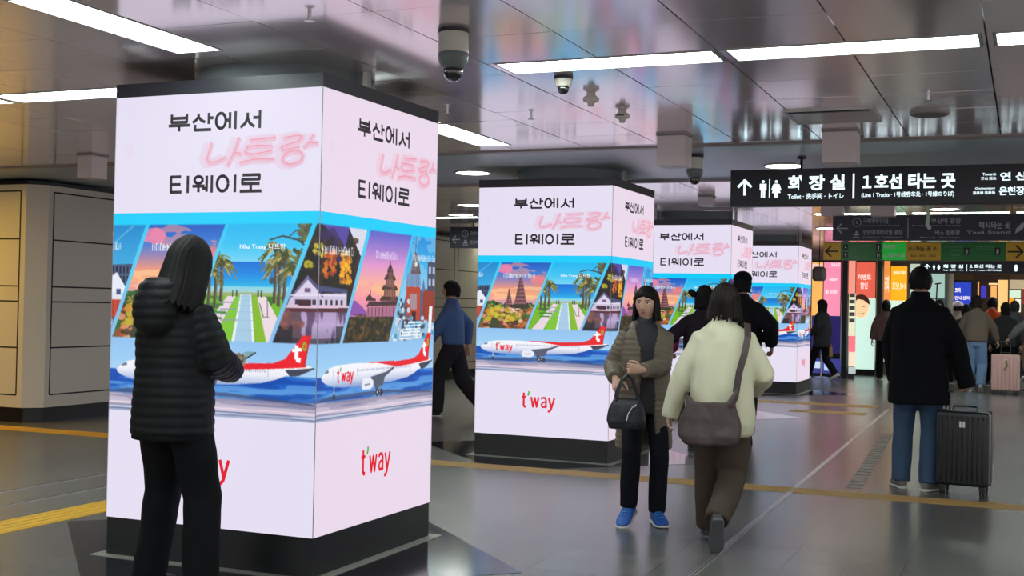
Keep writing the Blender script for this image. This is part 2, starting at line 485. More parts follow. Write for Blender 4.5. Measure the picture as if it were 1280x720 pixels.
def scene_house(im, m, o):
    """white lake house under autumn trees, mirrored in the water; o = shift so that 1.286 is the pillar corner"""
    t = np.zeros_like(im)
    vgrad(t, np.ones_like(m), [(1.766, (40, 34, 50)), (1.5, (38, 32, 34)), (1.16, (44, 36, 48))])
    put(t, pmask([(1.29 + o, 1.77), (1.58 + o, 1.77), (1.53 + o, 1.64), (1.44 + o, 1.70)]), (84, 70, 160))
    put(t, pmask([(1.29 + o, 1.72), (1.42 + o, 1.75), (1.58 + o, 1.62), (1.56 + o, 1.55), (1.32 + o, 1.60)]), (58, 44, 96), .8)
    put(t, pmask([(1.56 + o, 1.77), (1.80 + o, 1.77), (1.80 + o, 1.60), (1.69 + o, 1.62)]), (216, 216, 232))
    blobs(t, 200, (1.0 + o, 1.8 + o, 1.42, 1.70), .022, [(30, 28, 26), (52, 44, 30), (70, 52, 30), (26, 30, 30), (64, 36, 30)], .8, 81, _S < 1.70 + o - .15 * (_Z - 1.5))
    blobs(t, 60, (1.33 + o, 1.45 + o, 1.50, 1.63), .016, [(196, 84, 40), (150, 60, 40), (214, 120, 40)], .9, 82)
    blobs(t, 66, (1.49 + o, 1.60 + o, 1.47, 1.63), .016, [(236, 160, 30), (250, 190, 40), (200, 120, 30)], .9, 83)
    blobs(t, 24, (1.25 + o, 1.33 + o, 1.60, 1.66), .012, [(210, 190, 60), (120, 120, 50)], .9, 84)
    blobs(t, 20, (1.21 + o, 1.24 + o, 1.55, 1.57), .016, [(180, 170, 40), (90, 90, 40)], .9, 89)
    # house
    put(t, pmask([(1.13 + o, 1.41), (1.56 + o, 1.42), (1.56 + o, 1.345), (1.10 + o, 1.345)]), (206, 194, 220))
    put(t, pmask([(1.13 + o, 1.40), (1.222 + o, 1.50), (1.315 + o, 1.40)]), (220, 208, 232))
    put(t, pmask([(1.222 + o, 1.505), (1.335 + o, 1.40), (1.318 + o, 1.395), (1.215 + o, 1.49)]), (84, 84, 130))
    put(t, pmask([(1.222 + o, 1.505), (1.12 + o, 1.395), (1.135 + o, 1.395), (1.23 + o, 1.49)]), (120, 110, 150))
    put(t, pmask([(1.28 + o, 1.455), (1.56 + o, 1.44), (1.57 + o, 1.42), (1.30 + o, 1.425)]), (74, 76, 120))
    for k in range(8):
        x = 1.15 + .05 * k + o
        put(t, pmask([(x, 1.385), (x + .022, 1.385), (x + .022, 1.358), (x, 1.358)]), (66, 50, 70))
    put(t, pmask([(1.17 + o, 1.385), (1.245 + o, 1.385), (1.245 + o, 1.35), (1.17 + o, 1.35)]), (70, 40, 50))
    put(t, pmask([(1.205 + o, 1.44), (1.24 + o, 1.44), (1.24 + o, 1.42), (1.205 + o, 1.42)]), (110, 90, 130))
    line(t, [(1.08 + o, 1.345), (1.58 + o, 1.35)], .012, (226, 190, 210)); line(t, [(1.08 + o, 1.328), (1.60 + o, 1.332)], .014, (96, 44, 56))
    line(t, [(1.1 + o, 1.405), (1.56 + o, 1.408)], .006, (230, 222, 240))
    # lake
    vgrad(t, _Z < 1.322, [(1.322, (140, 110, 150)), (1.26, (170, 146, 190)), (1.2, (96, 80, 112)), (1.16, (48, 44, 58))])
    n = fbm(26, 7, 85)
    put(t, (_Z < 1.322) & (n > .50), (206, 186, 226), .55)
    put(t, (_Z < 1.322) & (n < .40), (66, 48, 66), .6)
    put(t, (_Z < 1.322) & (_S < 1.17 + o + .06 * vnoise(4, 22, 86)), (74, 52, 58), .75)
    put(t, (_Z < 1.25) & ((_S < 1.14 + o) | (_S > 1.46 + o)), (40, 36, 46), .7)
    put(t, _Z < 1.19, (40, 36, 48), .55)
    blobs(t, 24, (1.06 + o, 1.2 + o, 1.24, 1.32), .02, [(150, 90, 80), (110, 70, 70)], .5, 88)
    scribble(t, 1.315 + o, 1.615, .30, .040, 65)
    put(im, m, t)


def scene_pagoda(im, m):
    t = np.zeros_like(im)
    vgrad(t, np.ones_like(m), [(1.766, (86, 96, 200)), (1.68, (150, 120, 208)), (1.58, (222, 150, 206)), (1.50, (244, 170, 170)), (1.44, (250, 190, 134)), (1.39, (240, 150, 160)), (1.3, (200, 120, 190))])
    put(t, (fbm(4, 12, 91) > .6) & (_Z < 1.5), (250, 150, 180), .5)
    put(t, pmask([(.22, 1.31), (.30, 1.375), (.36, 1.385), (.44, 1.35), (.52, 1.30)]), (140, 84, 170))
    put(t, _Z < 1.30, (52, 46, 34))
    blobs(t, 150, (.2, .8, 1.16, 1.32), .018, [(40, 36, 28), (78, 64, 34), (96, 78, 40), (34, 40, 30), (110, 80, 44)], .8, 92, _Z < 1.312)
    x = .735; br = (74, 50, 52)
    for k, (z, w) in enumerate(((1.40, .115), (1.46, .095), (1.515, .068), (1.555, .035))):
        put(t, pmask([(x - w, z - .012), (x - w * .75, z + .012), (x + w * .75, z + .012), (x + w, z - .012), (x + w * .8, z - .016), (x - w * .8, z - .016)]), br)
        put(t, pmask([(x - w * .7, z - .012), (x + w * .7, z - .012), (x + w * .72, z - .05), (x - w * .72, z - .05)]), (150, 104, 90))
        for j in range(5): line(t, [(x - w * .6 + j * w * .3, z - .015), (x - w * .6 + j * w * .3, z - .048)], .007, (80, 50, 54))
        put(t, emask(x - w * .3, z + .008, w * .28, .020), br); put(t, emask(x + w * .35, z + .004, w * .25, .022), (110, 74, 60))
    line(t, [(x, 1.56), (x, 1.605)], .010, br); put(t, emask(x, 1.573, .018, .012), br)
    put(t, pmask([(.49, 1.35), (.86, 1.36), (.86, 1.30), (.48, 1.30)]), (176, 110, 140))
    for j in range(9): line(t, [(.50 + j * .04, 1.305), (.50 + j * .04, 1.35)], .008, (90, 58, 70))
    put(t, pmask([(.47, 1.352), (.87, 1.366), (.83, 1.385), (.51, 1.38)]), (70, 48, 56))
    put(t, pmask([(.475, 1.40), (.51, 1.42), (.545, 1.40), (.58, 1.395), (.58, 1.385), (.47, 1.385)]), br); line(t, [(.52, 1.41), (.52, 1.44)], .007, br)
    scribble(t, .575, 1.615, .24, .036, 66, (236, 226, 255))
    put(im, m, t)


def letters_tway(put_poly, x, z, h, dot=True):
    """the airline's word mark as strokes; put_poly(points, width, colour key)"""
    u = h
    put_poly([(x + .16 * u, z + 1.0 * u), (x + .16 * u, z + .12 * u), (x + .22 * u, z + .02 * u), (x + .34 * u, z + .02 * u)], .17 * u, 'r')
    put_poly([(x + .0 * u, z + .70 * u), (x + .34 * u, z + .72 * u)], .15 * u, 'r')
    if dot:
        put_poly([(x + .54 * u, z + 1.12 * u), (x + .55 * u, z + .98 * u), (x + .47 * u, z + .80 * u)], .13 * u, 'g')
    put_poly([(x + .72 * u, z + .72 * u), (x + .86 * u, z + .04 * u), (x + 1.0 * u, z + .66 * u), (x + 1.14 * u, z + .04 * u), (x + 1.28 * u, z + .72 * u)], .155 * u, 'r')
    put_poly([(x + 1.48 * u, z + .58 * u), (x + 1.58 * u, z + .70 * u), (x + 1.76 * u, z + .70 * u), (x + 1.84 * u, z + .56 * u), (x + 1.84 * u, z - .02 * u)], .15 * u, 'r')
    put_poly([(x + 1.84 * u, z + .42 * u), (x + 1.58 * u, z + .36 * u), (x + 1.50 * u, z + .20 * u), (x + 1.58 * u, z + .04 * u), (x + 1.74 * u, z + .06 * u), (x + 1.84 * u, z + .2 * u)], .14 * u, 'r')
    put_poly([(x + 2.04 * u, z + .72 * u), (x + 2.24 * u, z + .02 * u)], .16 * u, 'r')
    put_poly([(x + 2.46 * u, z + .72 * u), (x + 2.22 * u, z - .10 * u), (x + 2.08 * u, z - .24 * u), (x + 1.98 * u, z - .22 * u)], .16 * u, 'r')


def paint_plane(im):
    one = np.ones((PH, PW), bool)
    zsea = 1.0
    vgrad(im, _Z < 1.163, [(1.163, (146, 194, 240)), (1.06, (156, 204, 244)), (1.0, (170, 210, 242)), (.995, (30, 104, 200)), (.95, (24, 92, 196)), (.91, (62, 130, 210)), (.868, (40, 96, 176))])
    st = vnoise(5, 70, 101)
    put(im, (_Z < .995) & (_Z > .868) & (st > .56), (110, 170, 230), .6)
    put(im, (_Z < .995) & (_Z > .868) & (st < .36), (8, 64, 160), .6)
    vgrad(im, _Z < .872, [(.872, (120, 136, 180)), (.86, (158, 150, 176)), (.825, (176, 166, 190)), (.808, (226, 206, 222)), (.80, (160, 170, 200)), (.772, (214, 212, 234))])
    s2 = vnoise(3, 90, 103)
    put(im, (_Z < .868) & (_Z > .776) & (s2 > .58), (214, 204, 222), .55)
    put(im, (_Z < .868) & (_Z > .776) & (s2 < .36), (108, 114, 150), .5)
    for z, c in ((.823, (244, 222, 232)), (.806, (110, 124, 160)), (.797, (200, 210, 230)), (.789, (96, 112, 150)), (.781, (150, 165, 196))):
        line(im, [(0, z), (1.3, z - .004)], .005, c, .85)
    # shadow on the runway
    put(im, pmask([(.12, .898), (.45, .902), (.75, .900), (1.25, .868), (1.28, .856), (.8, .880), (.4, .884), (.0, .872), (0, .878)]), (66, 78, 116), .75)


def paint_aircraft(im):
    # fuselage
    body = [(.043, .995), (.075, 1.018), (.12, 1.040), (.20, 1.052), (.35, 1.056), (.55, 1.054), (.80, 1.052), (1.02, 1.060), (1.20, 1.062), (1.262, 1.048), (1.235, 1.036), (1.14, 1.012), (1.05, .980), (.96, .958), (.80, .944), (.62, .936), (.42, .934), (.26, .936), (.16, .944), (.085, .962), (.052, .978)]
    bm_ = pmask(body)
    vgrad(im, bm_, [(1.062, (250, 248, 252)), (1.0, (238, 238, 248)), (.965, (196, 206, 232)), (.935, (128, 156, 206))])
    put(im, pmask([(.075, 1.018), (.10, 1.03), (.115, 1.028), (.115, 1.018), (.085, 1.012)]) & bm_, (110, 120, 140))
    put(im, pmask([(.52, 1.060), (.60, 1.052), (.84, 1.022), (1.00, 1.030), (1.22, 1.046), (1.24, 1.066)]) & bm_, (232, 30, 44))
    put(im, pmask([(.50, 1.058), (.80, 1.056), (.80, 1.051), (.55, 1.052)]), (232, 30, 44))
    put(im, pmask([(1.00, 1.052), (1.10, 1.085), (1.185, 1.185), (1.20, 1.203), (1.252, 1.206), (1.235, 1.15), (1.215, 1.045)]), (236, 30, 40))
    put(im, pmask([(1.235, 1.206), (1.252, 1.206), (1.236, 1.15), (1.218, 1.05), (1.205, 1.05)]), (200, 40, 44))
    line(im, [(1.165, 1.155), (1.165, 1.085), (1.19, 1.08)], .024, (255, 255, 255)); line(im, [(1.14, 1.128), (1.195, 1.135)], .016, (255, 255, 255))
    put(im, emask(1.212, 1.15, .013, .022), (120, 190, 50)); put(im, emask(1.212, 1.15, .006, .012), (236, 60, 40))
    for k in range(44):
        x = .40 + k * .0135
        put(im, emask(x, 1.018, .0035, .006) & bm_, (150, 165, 195))
    for x in (.16, .40, .74, 1.0): line(im, [(x, .99), (x, 1.03)], .004, (170, 180, 205))
    # wing, engine, tail plane, gear
    put(im, pmask([(.54, .978), (.72, 1.000), (.79, 1.022), (.815, 1.026), (.80, 1.012), (.70, .972), (.68, .930), (.60, .905), (.585, .94)]), (84, 90, 110))
    put(im, pmask([(.56, .984), (.72, 1.004), (.79, 1.022), (.74, 1.012), (.6, .99)]), (206, 212, 226))
    put(im, pmask([(.44, .966), (.47, .975), (.54, .972), (.572, .958), (.572, .925), (.54, .912), (.46, .914), (.44, .93)]), (232, 234, 244))
    put(im, pmask([(.44, .966), (.456, .97), (.456, .915), (.44, .93)]), (170, 180, 205)); line(im, [(.48, .938), (.54, .940)], .008, (120, 130, 160))
    put(im, pmask([(1.10, 1.030), (1.16, 1.034), (1.268, 1.046), (1.275, 1.042), (1.18, 1.002), (1.13, .998)]), (64, 66, 84))
    line(im, [(.17, .945), (.17, .898)], .008, (190, 196, 214)); put(im, emask(.17, .893, .014, .014), (56, 60, 76))
    put(im, emask(.62, .892, .022, .020), (50, 52, 66)); put(im, emask(.662, .890, .022, .020), (60, 62, 78)); line(im, [(.64, .93), (.645, .89)], .012, (120, 126, 146))
    put(im, emask(.62, .892, .008, .008), (170, 176, 190))
    cols = {'r': (232, 28, 44), 'g': (90, 160, 70)}
    letters_tway(lambda p, w, c: line(im, p, w * 1.05, cols[c]), .195, .966, .066)


def paint_face(which):
    im = np.zeros((PH, PW, 3))
    vgrad(im, np.ones((PH, PW), bool), [(1.766, (20, 200, 246)), (1.70, (64, 204, 244)), (1.5, (104, 200, 240)), (1.3, (124, 190, 234)), (1.16, (140, 194, 238))])
    paint_plane(im)
    if which == 'A':
        scene_castle_edge(im, slant(-.2, .215, -.45, -.015))
        scene_sunset(im, slant(.240, .722, .010, .478))
        scene_beach(im, slant(.745, 1.240, .503, .998))
        scene_house(im, slant(1.268, 1.759, 1.022, 1.500), 0.0)
    else:
        scene_house(im, slant(1.268 - FW, .473, 1.022 - FW, .214), -FW)
        scene_pagoda(im, slant(.509, .982, .243, .733))
        scene_snow(im, slant(1.003, 1.5, .760, 1.4), 1.02)
    paint_aircraft(im)
    im = np.clip(im, 0, 255)
    # average 2x2: 4 mm picture elements
    h2, w2 = PH // 2, PW // 2
    return im[:h2 * 2, :w2 * 2].reshape(h2, 2, w2, 2, 3).mean((1, 3))
# ------------------------------------------------------------------ the hall
CZ = 2.62
A = 1.286
PILLARS = [(-3.2398, 5.2211), (-3.3673, 10.2235), (-3.4594, 15.3011), (-3.4787, 20.3218)]   # front right corner of each
ROW = [0.86 + 5.05 * k for k in range(-2, 9)]


def floor_material():
    m = bpy.data.materials.new('polished_stone'); m.use_nodes = True; nt = m.node_tree; b = nt.nodes['Principled BSDF']
    tc = nt.nodes.new('ShaderNodeTexCoord')
    br = nt.nodes.new('ShaderNodeTexBrick'); br.offset = 0.0; br.squash = 1.0
    for k, v in (('Scale', 1.0), ('Mortar Size', .004), ('Mortar Smooth', .1), ('Bias', 0.0), ('Brick Width', .60), ('Row Height', .60)): br.inputs[k].default_value = v
    br.inputs['Color1'].default_value = rgb(110, 107, 104); br.inputs['Color2'].default_value = rgb(102, 99, 96); br.inputs['Mortar'].default_value = rgb(86, 82, 77)
    n = nt.nodes.new('ShaderNodeTexNoise'); n.inputs['Scale'].default_value = 170; n.inputs['Detail'].default_value = 2
    n2 = nt.nodes.new('ShaderNodeTexNoise'); n2.inputs['Scale'].default_value = .7; n2.inputs['Detail'].default_value = 4
    mx = nt.nodes.new('ShaderNodeMix'); mx.data_type = 'RGBA'; mx.blend_type = 'OVERLAY'; mx.inputs[0].default_value = .55
    mx2 = nt.nodes.new('ShaderNodeMix'); mx2.data_type = 'RGBA'; mx2.blend_type = 'OVERLAY'; mx2.inputs[0].default_value = .35
    mr = nt.nodes.new('ShaderNodeMapRange'); mr.inputs[3].default_value = .22; mr.inputs[4].default_value = .29
    for a, c in ((br, 'Vector'), (n, 'Vector'), (n2, 'Vector')): nt.links.new(tc.outputs['Object'], a.inputs[c])
    nt.links.new(br.outputs['Color'], mx.inputs[6]); nt.links.new(n.outputs['Color'], mx.inputs[7])
    nt.links.new(mx.outputs[2], mx2.inputs[6]); nt.links.new(n2.outputs['Fac'], mx2.inputs[7]); nt.links.new(mx2.outputs[2], b.inputs['Base Color'])
    nt.links.new(n2.outputs['Fac'], mr.inputs[0]); nt.links.new(mr.outputs[0], b.inputs['Roughness'])
    b.inputs['Specular IOR Level'].default_value = .62
    return m


X0, X1, Y0, Y1 = -16.0, 7.0, -9.0, 36.0
struct(obj('floor', boxmesh(X0, X1, Y0, Y1, -.2, 0), floor_material()))

# metal ceiling panels hung below a dark void; the smooth bays between them are plain satin plaster
m_panel = mat('brushed_panel', (244, 230, 234), rough=.13, metal=.55, bump=(1.6, .03))
m_void = mat('ceiling_void', (24, 24, 26), rough=.9)
m_plaster = mat('satin_plaster', (172, 184, 190), rough=.36, spec=.5)
SMOOTH = [(9.13, 11.65)]
bm = bmesh.new()
box(bm, X0, X1, Y0, Y1, CZ + .12, CZ + .30)
struct(obj('ceiling', bm, m_void))
bm = bmesh.new()
rx = np.random.default_rng(4)
LROW = [y for y in ROW]
def in_lamp(y0, y1):
    return any(y0 < r + .14 and y1 > r - .14 for r in LROW)
ys = []
y = Y0
edges = [Y0]
for r in LROW:
    if r - .145 <= Y0: continue
    # fill from last edge to the lamp row with panels about 0.62 deep
    a, b2 = edges[-1], r - .145
    n = max(1, round((b2 - a) / .62))
    edges += [a + (b2 - a) * k / n for k in range(1, n + 1)]
    edges.append(r + .145)
n = max(1, round((Y1 - edges[-1]) / .62)); a = edges[-1]
edges += [a + (Y1 - a) * k / n for k in range(1, n + 1)]
COLX = -3.86
YL = [4.48, 3.28, 8.18, 6.98]
def lamp_xs(kk):
    if kk == 2 or kk > 5: return []
    return [-1.985, -.785, .415, 1.615] + ([-5.43, -6.63, -7.83, -9.03] if kk in (-1, 0, 1, 3, 4) else [])
YLAMPS = [(-4.0, -3.72, y - .5725, y + .5725) for y in YL]
xe = [-.19 - .603 * k for k in range(-12, 27)]
def panel_quad(x0, x1, y0, y1):
    t1, t2 = rx.uniform(-.0011, .0011, 2); g = .004
    pts = [(x0 + g, y0 + .0015), (x1 - g, y0 + .0015), (x1 - g, y1 - .0015), (x0 + g, y1 - .0015)]
    lo = [bm.verts.new((px, py, CZ + t1 * (1 if px == pts[0][0] else -1) + t2 * (1 if py == pts[0][1] else -1))) for px, py in pts]
    hi = [bm.verts.new((px, py, CZ + .03)) for px, py in pts]
    bm.faces.new(lo[::-1]); bm.faces.new(hi)
    for i in range(4): bm.faces.new((lo[i], lo[(i + 1) % 4], hi[(i + 1) % 4], hi[i]))
for y0, y1 in zip(edges[:-1], edges[1:]):
    for x1, x0 in zip(xe[:-1], xe[1:]):
        if x1 < X0 or x0 > X1: continue
        segs = [(y0, y1)]
        for s0, s1 in SMOOTH:
            segs = [q for a0, a1 in segs for q in ((a0, min(a1, s0)), (max(a0, s1), a1)) if q[1] - q[0] > .04]
        if y1 - y0 < .31 and any(abs((y0 + y1) / 2 - r) < .01 for r in LROW):
            kk = min(range(len(LROW)), key=lambda q: abs((y0 + y1) / 2 - LROW[q])) - 2
            gaps = [(x0, x1)]
            for c in lamp_xs(kk):
                gaps = [q for a0, a1 in gaps for q in ((a0, min(a1, c - .5725)), (max(a0, c + .5725), a1)) if q[1] - q[0] > .012]
            for g0, g1 in gaps:
                if segs: panel_quad(g0, g1, y0 + .002, y1 - .002)
            continue
        xs = [(x0, x1)]
        for lx0, lx1, ly0, ly1 in YLAMPS:      # leave the openings of the strip lights along the pillar line free
            for a0, a1 in list(segs):
                if a0 < ly1 - .005 and a1 > ly0 + .005 and x0 < lx1 and x1 > lx0:
                    segs.remove((a0, a1))
                    for q0, q1 in ((a0, ly0), (ly1, a1)):
                        if q1 - q0 > .01: segs.append((q0, q1))
                    for q0, q1 in ((x0, lx0), (lx1, x1)):
                        if q1 - q0 > .02: panel_quad(q0, q1, max(a0, ly0), min(a1, ly1))
        for a0, a1 in segs: panel_quad(x0, x1, a0, a1)
o = obj('ceiling', bm, m_panel); struct(o)
bm = bmesh.new()
for s0, s1 in SMOOTH:
    box(bm, X0, X1, s0, s1, CZ + .012, CZ + .06)
struct(obj('ceiling', bm, m_plaster))
bm = bmesh.new()
for s0, s1 in SMOOTH:
    for e in (s0, s1): box(bm, X0, X1, e - .05, e + .05, CZ - .012, CZ + .03)
struct(obj('trim_1', bm, mat('ceiling_trim', (150, 140, 136), rough=.45), bevel=.006))

# walls far round the hall
m_beige = mat('beige_wall', (168, 156, 138), rough=.55, var=(2, .08))
struct(obj('wall_back', boxmesh(X0, X1, Y1, Y1 + .2, 0, 2.9), mat('warm_wall', (176, 140, 98), rough=.6, var=(3, .1))))
struct(obj('wall_left', boxmesh(X0 - .2, X0, Y0, Y1, 0, 2.9), m_beige))

# ---- clad service rooms on the left: cream steel panels with dark joints on a black plinth
m_cream = mat('cream_steel', (206, 198, 184), rough=.36, spec=.5, var=(1.2, .05))
m_groove = mat('dark_joint', (26, 24, 24), rough=.7)
m_plinth = mat('black_plinth', (20, 20, 24), rough=.35)
def clad_room(name, label, x1, y0, y1, x0=-15.5, m_cream=m_cream):
    root = thing(name, label, 'service room', (x1, y0, 0))
    c = .16
    foot = [(0, c), (-c, 0), (x0 - x1, 0), (x0 - x1, y1 - y0), (0, y1 - y0)]
    bm = bmesh.new(); prism(bm, foot, .165, 2.56); obj('cladding', bm, m_cream, root)
    ins = [(-.05, c + .02), (-c - .02, .05), (x0 - x1, .05), (x0 - x1, y1 - y0 - .05), (-.05, y1 - y0 - .05)]
    bm = bmesh.new(); prism(bm, ins, 0, .165); obj('plinth', bm, m_plinth, root)
    bm = bmesh.new(); prism(bm, ins, 2.56, CZ - .016); obj('head', bm, m_plinth, root)
    g = bmesh.new(); w = .008
    zs = [.30, .807, 1.304, 1.467, 1.974, 2.489]
    def face_lines(P, Q):   # horizontal joints and a frame of joints on the face P-Q
        d = Vector((Q[0] - P[0], Q[1] - P[1], 0)); L = d.length; d.normalize(); nn = Vector((d.y, -d.x, 0))
        M = Matrix(((d.x, -nn.x, 0, P[0]), (d.y, -nn.y, 0, P[1]), (0, 0, 1, 0), (0, 0, 0, 1)))
        k = max(1, round(L / 1.6)); m0 = .075
        for j in range(k):
            a = L * j / k + m0; b = L * (j + 1) / k - m0
            for z in zs: box(g, a, b, -.0025, .004, z - w, z + w, M)
            for s in (a, b): box(g, s - w, s + w, -.0025, .004, zs[0], zs[-1], M)
    face_lines((0, c), (0, y1 - y0)); face_lines((x0 - x1, 0), (-c, 0))
    obj('joint', g, m_groove, root)
    return root
clad_room('service_room', 'cream panelled service room with chamfered corner, left of the nearest LED pillar', -9.743, 10.06, 11.34)
clad_room('service_room', 'beige panelled room seen in the gap between first and second LED pillars', -9.55, 18.4, 27.5, m_cream=mat('tan_steel', (146, 132, 112), rough=.4))

# ---- floor markings, all laid into the stone
m_tact = mat('tactile_yellow', (214, 168, 58), rough=.55, var=(6, .15), bump=(40, .3))
m_tan = mat('tactile_worn', (184, 148, 88), rough=.5, var=(5, .22), bump=(40, .3))
def tactile(label, x0, x1, y0, y1, m, along='x'):
    bm = bmesh.new(); box(bm, x0, x1, y0, y1, 0, .003)
    if along == 'x':
        for k in range(4):
            yy = y0 + (y1 - y0) * (k + .5) / 4; box(bm, x0, x1, yy - .014, yy + .014, .003, .0065)
        n = int((x1 - x0) / .3)
    else:
        for k in range(4):
            xx = x0 + (x1 - x0) * (k + .5) / 4; box(bm, xx - .014, xx + .014, y0, y1, .003, .0065)
    return tag(obj('tactile_paving', bm, m), label, 'tactile paving')
tactile('long worn yellow tactile strip crossing the floor in front of the second pillar', -5.2, 2.5, 9.40, 9.67, m_tan)
tactile('bright yellow tactile strip crossing the floor in front of the cream service room', -15.5, -5.75, 9.50, 9.80, m_tact)
tactile('bright yellow tactile strip running past the left side of the nearest pillar', -5.72, -5.42, 2.5, 9.48, m_tact, 'y')
tactile('far tan tactile strip on the floor in front of the fourth pillar', -6.5, -2.0, 18.3, 18.75, m_tan)
tactile('short tan tactile strip beside the steel joint, level with the third pillar', -3.0, -2.0, 16.9, 17.3, m_tan)
m_steel = mat('steel_strip', (214, 212, 214), rough=.32, metal=.9)
def joint_strip(label, x0, x1, y0, y1, w=.05):
    bm = bmesh.new()
    d = Vector((x1 - x0, y1 - y0, 0)); L = d.length; d.normalize(); s = Vector((-d.y, d.x, 0)) * w / 2
    P, Q = Vector((x0, y0, 0)), Vector((x1, y1, 0))
    prism(bm, [tuple((p)[:2]) for p in (P - s, Q - s, Q + s, P + s)], 0, .004)
    r = obj('expansion_joint', bm, m_steel); tag(r, label, 'floor joint')
    g = bmesh.new(); s2 = s * .07
    for k in (-1, 1):
        o2 = s * .55 * k
        prism(g, [tuple((p)[:2]) for p in (P - s2 + o2, Q - s2 + o2, Q + s2 + o2, P + s2 + o2)], .004, .0046)
    obj('seal', g, m_groove, r)
joint_strip('long steel expansion joint running up the middle of the open floor', -1.55, -1.81, 4.3, 18.2, .040)
joint_strip('thin steel floor joint left of the yellow strip, nearer to the pillar', -6.10, -6.14, 3.0, 9.4, .018)
joint_strip('thin steel floor joint left of the yellow strip, farther from the pillar', -6.54, -6.58, 3.0, 9.4, .018)
bm = bmesh.new()
for k in range(22):
    y = 9.9 + k * .21; x = -1.24 - (y - 9.9) * .045
    box(bm, x - .06, x + .06, y, y + .15, 0, .003)
tag(obj('drain_grating', bm, mat('grating', (122, 115, 107), rough=.45, metal=.3)), 'line of small dark floor grating plates beside the black suitcase', 'grating')

# dark granite set round each pillar, a square turned on its corner inside a light edging
m_granite = mat('black_granite', (30, 30, 36), rough=.12, spec=.6, var=(60, .3))
m_edge = mat('pale_stone', (150, 150, 142), rough=.4)
for i, (px, py) in enumerate(PILLARS):
    cx, cy = px - A / 2, py + A / 2
    bm = bmesh.new(); r = 1.50
    prism(bm, [(cx - r, cy), (cx, cy - r), (cx + r, cy), (cx, cy + r)], 0, .002)
    struct(obj('floor', bm, m_granite))
    bm = bmesh.new(); h = A / 2 + .055
    prism(bm, [(cx - h, cy - h), (cx + h, cy - h), (cx + h, cy + h), (cx - h, cy + h)], .002, .006)
    struct(obj('floor', bm, m_edge))

# round building columns behind the LED boxes
m_column = mat('column_steel', (186, 196, 196), rough=.25, metal=.3)
for px, py in PILLARS:
    bm = bmesh.new(); lathe(bm, [(.50, 0), (.50, CZ + .1)], 48, Matrix.Translation((px - A / 2, py + A / 2, 0)))
    o = struct(obj('column', bm, m_column)); 
    for p in o.data.polygons: p.use_smooth = len(p.vertices) == 4

# ------------------------------------------------------------------ LED pillars
INK = (34, 24, 34); WHITE = (229, 222, 242); PINKW = (233, 216, 234); CYAN = (4, 204, 250)
def el(cx, cz, rx, rz, a0=0, a1=360, n=20):
    return [(cx + rx * math.cos(math.radians(a0 + (a1 - a0) * i / n)), cz + rz * math.sin(math.radians(a0 + (a1 - a0) * i / n))) for i in range(n + 1)]
HANGUL = {
    'bu': [[(.13, 1), (.13, .52), (.87, .52), (.87, 1)], [(.13, .76), (.87, .76)], [(-.02, .33), (1.02, .33)], [(.5, .33), (.5, -.02)]],
    'san': [[(.30, .98), (.30, .80), (.20, .62), (.02, .46)], [(.30, .78), (.42, .60), (.62, .46)], [(.80, 1), (.80, .34)], [(.80, .70), (1.02, .70)], [(.14, .34), (.14, .02), (.92, .02)]],
    'e': [el(.24, .5, .23, .44), [(.47, .52), (.67, .52)], [(.67, .98), (.67, .04)], [(.93, 1.02), (.93, -.02)]],
    'seo': [[(.36, .9), (.36, .62), (.26, .30), (.03, .06)], [(.36, .60), (.46, .30), (.68, .08)], [(.62, .60), (.93, .60)], [(.93, 1.02), (.93, -.02)]],
    'ti': [[(.56, .95), (.06, .95), (.06, .05), (.60, .05)], [(.06, .5), (.54, .5)], [(.90, 1.0), (.90, -.02)]],
    'we': [el(.28, .74, .20, .20), [(-.02, .38), (.58, .38)], [(.28, .38), (.28, .02)], [(.46, .24), (.68, .24)], [(.68, .98), (.68, .04)], [(.93, 1.0), (.93, -.02)]],
    'i': [el(.30, .5, .27, .44), [(.90, 1.0), (.90, -.02)]],
    'ro': [[(.10, .96), (.90, .96), (.90, .71), (.10, .71), (.10, .46), (.92, .46)], [(.5, .46), (.5, .04)], [(-.02, .03), (1.02, .03)]],
    'na': [[(.02, .95), (.0, .25), (.10, .08), (.34, .10), (.62, .30)], [(.86, 1.12), (.82, .5), (.72, -.08)], [(.78, .48), (1.06, .42)]],
    'teu': [[(.10, .98), (.45, 1.0), (.90, 1.06)], [(.06, .70), (.40, .74), (.86, .70)], [(.10, .72), (.06, .46), (.30, .36), (.90, .50)], [(-.02, .02), (.4, .16), (1.04, .14)]],
    'rang': [[(.02, 1.0), (.40, 1.10), (.60, 1.06), (.52, .86), (.20, .72), (.04, .62), (.14, .50), (.60, .62)], [(.92, 1.16), (.86, .80), (.72, .58)], [(.84, .78), (1.14, .74)], el(.48, .18, .30, .28)],
}
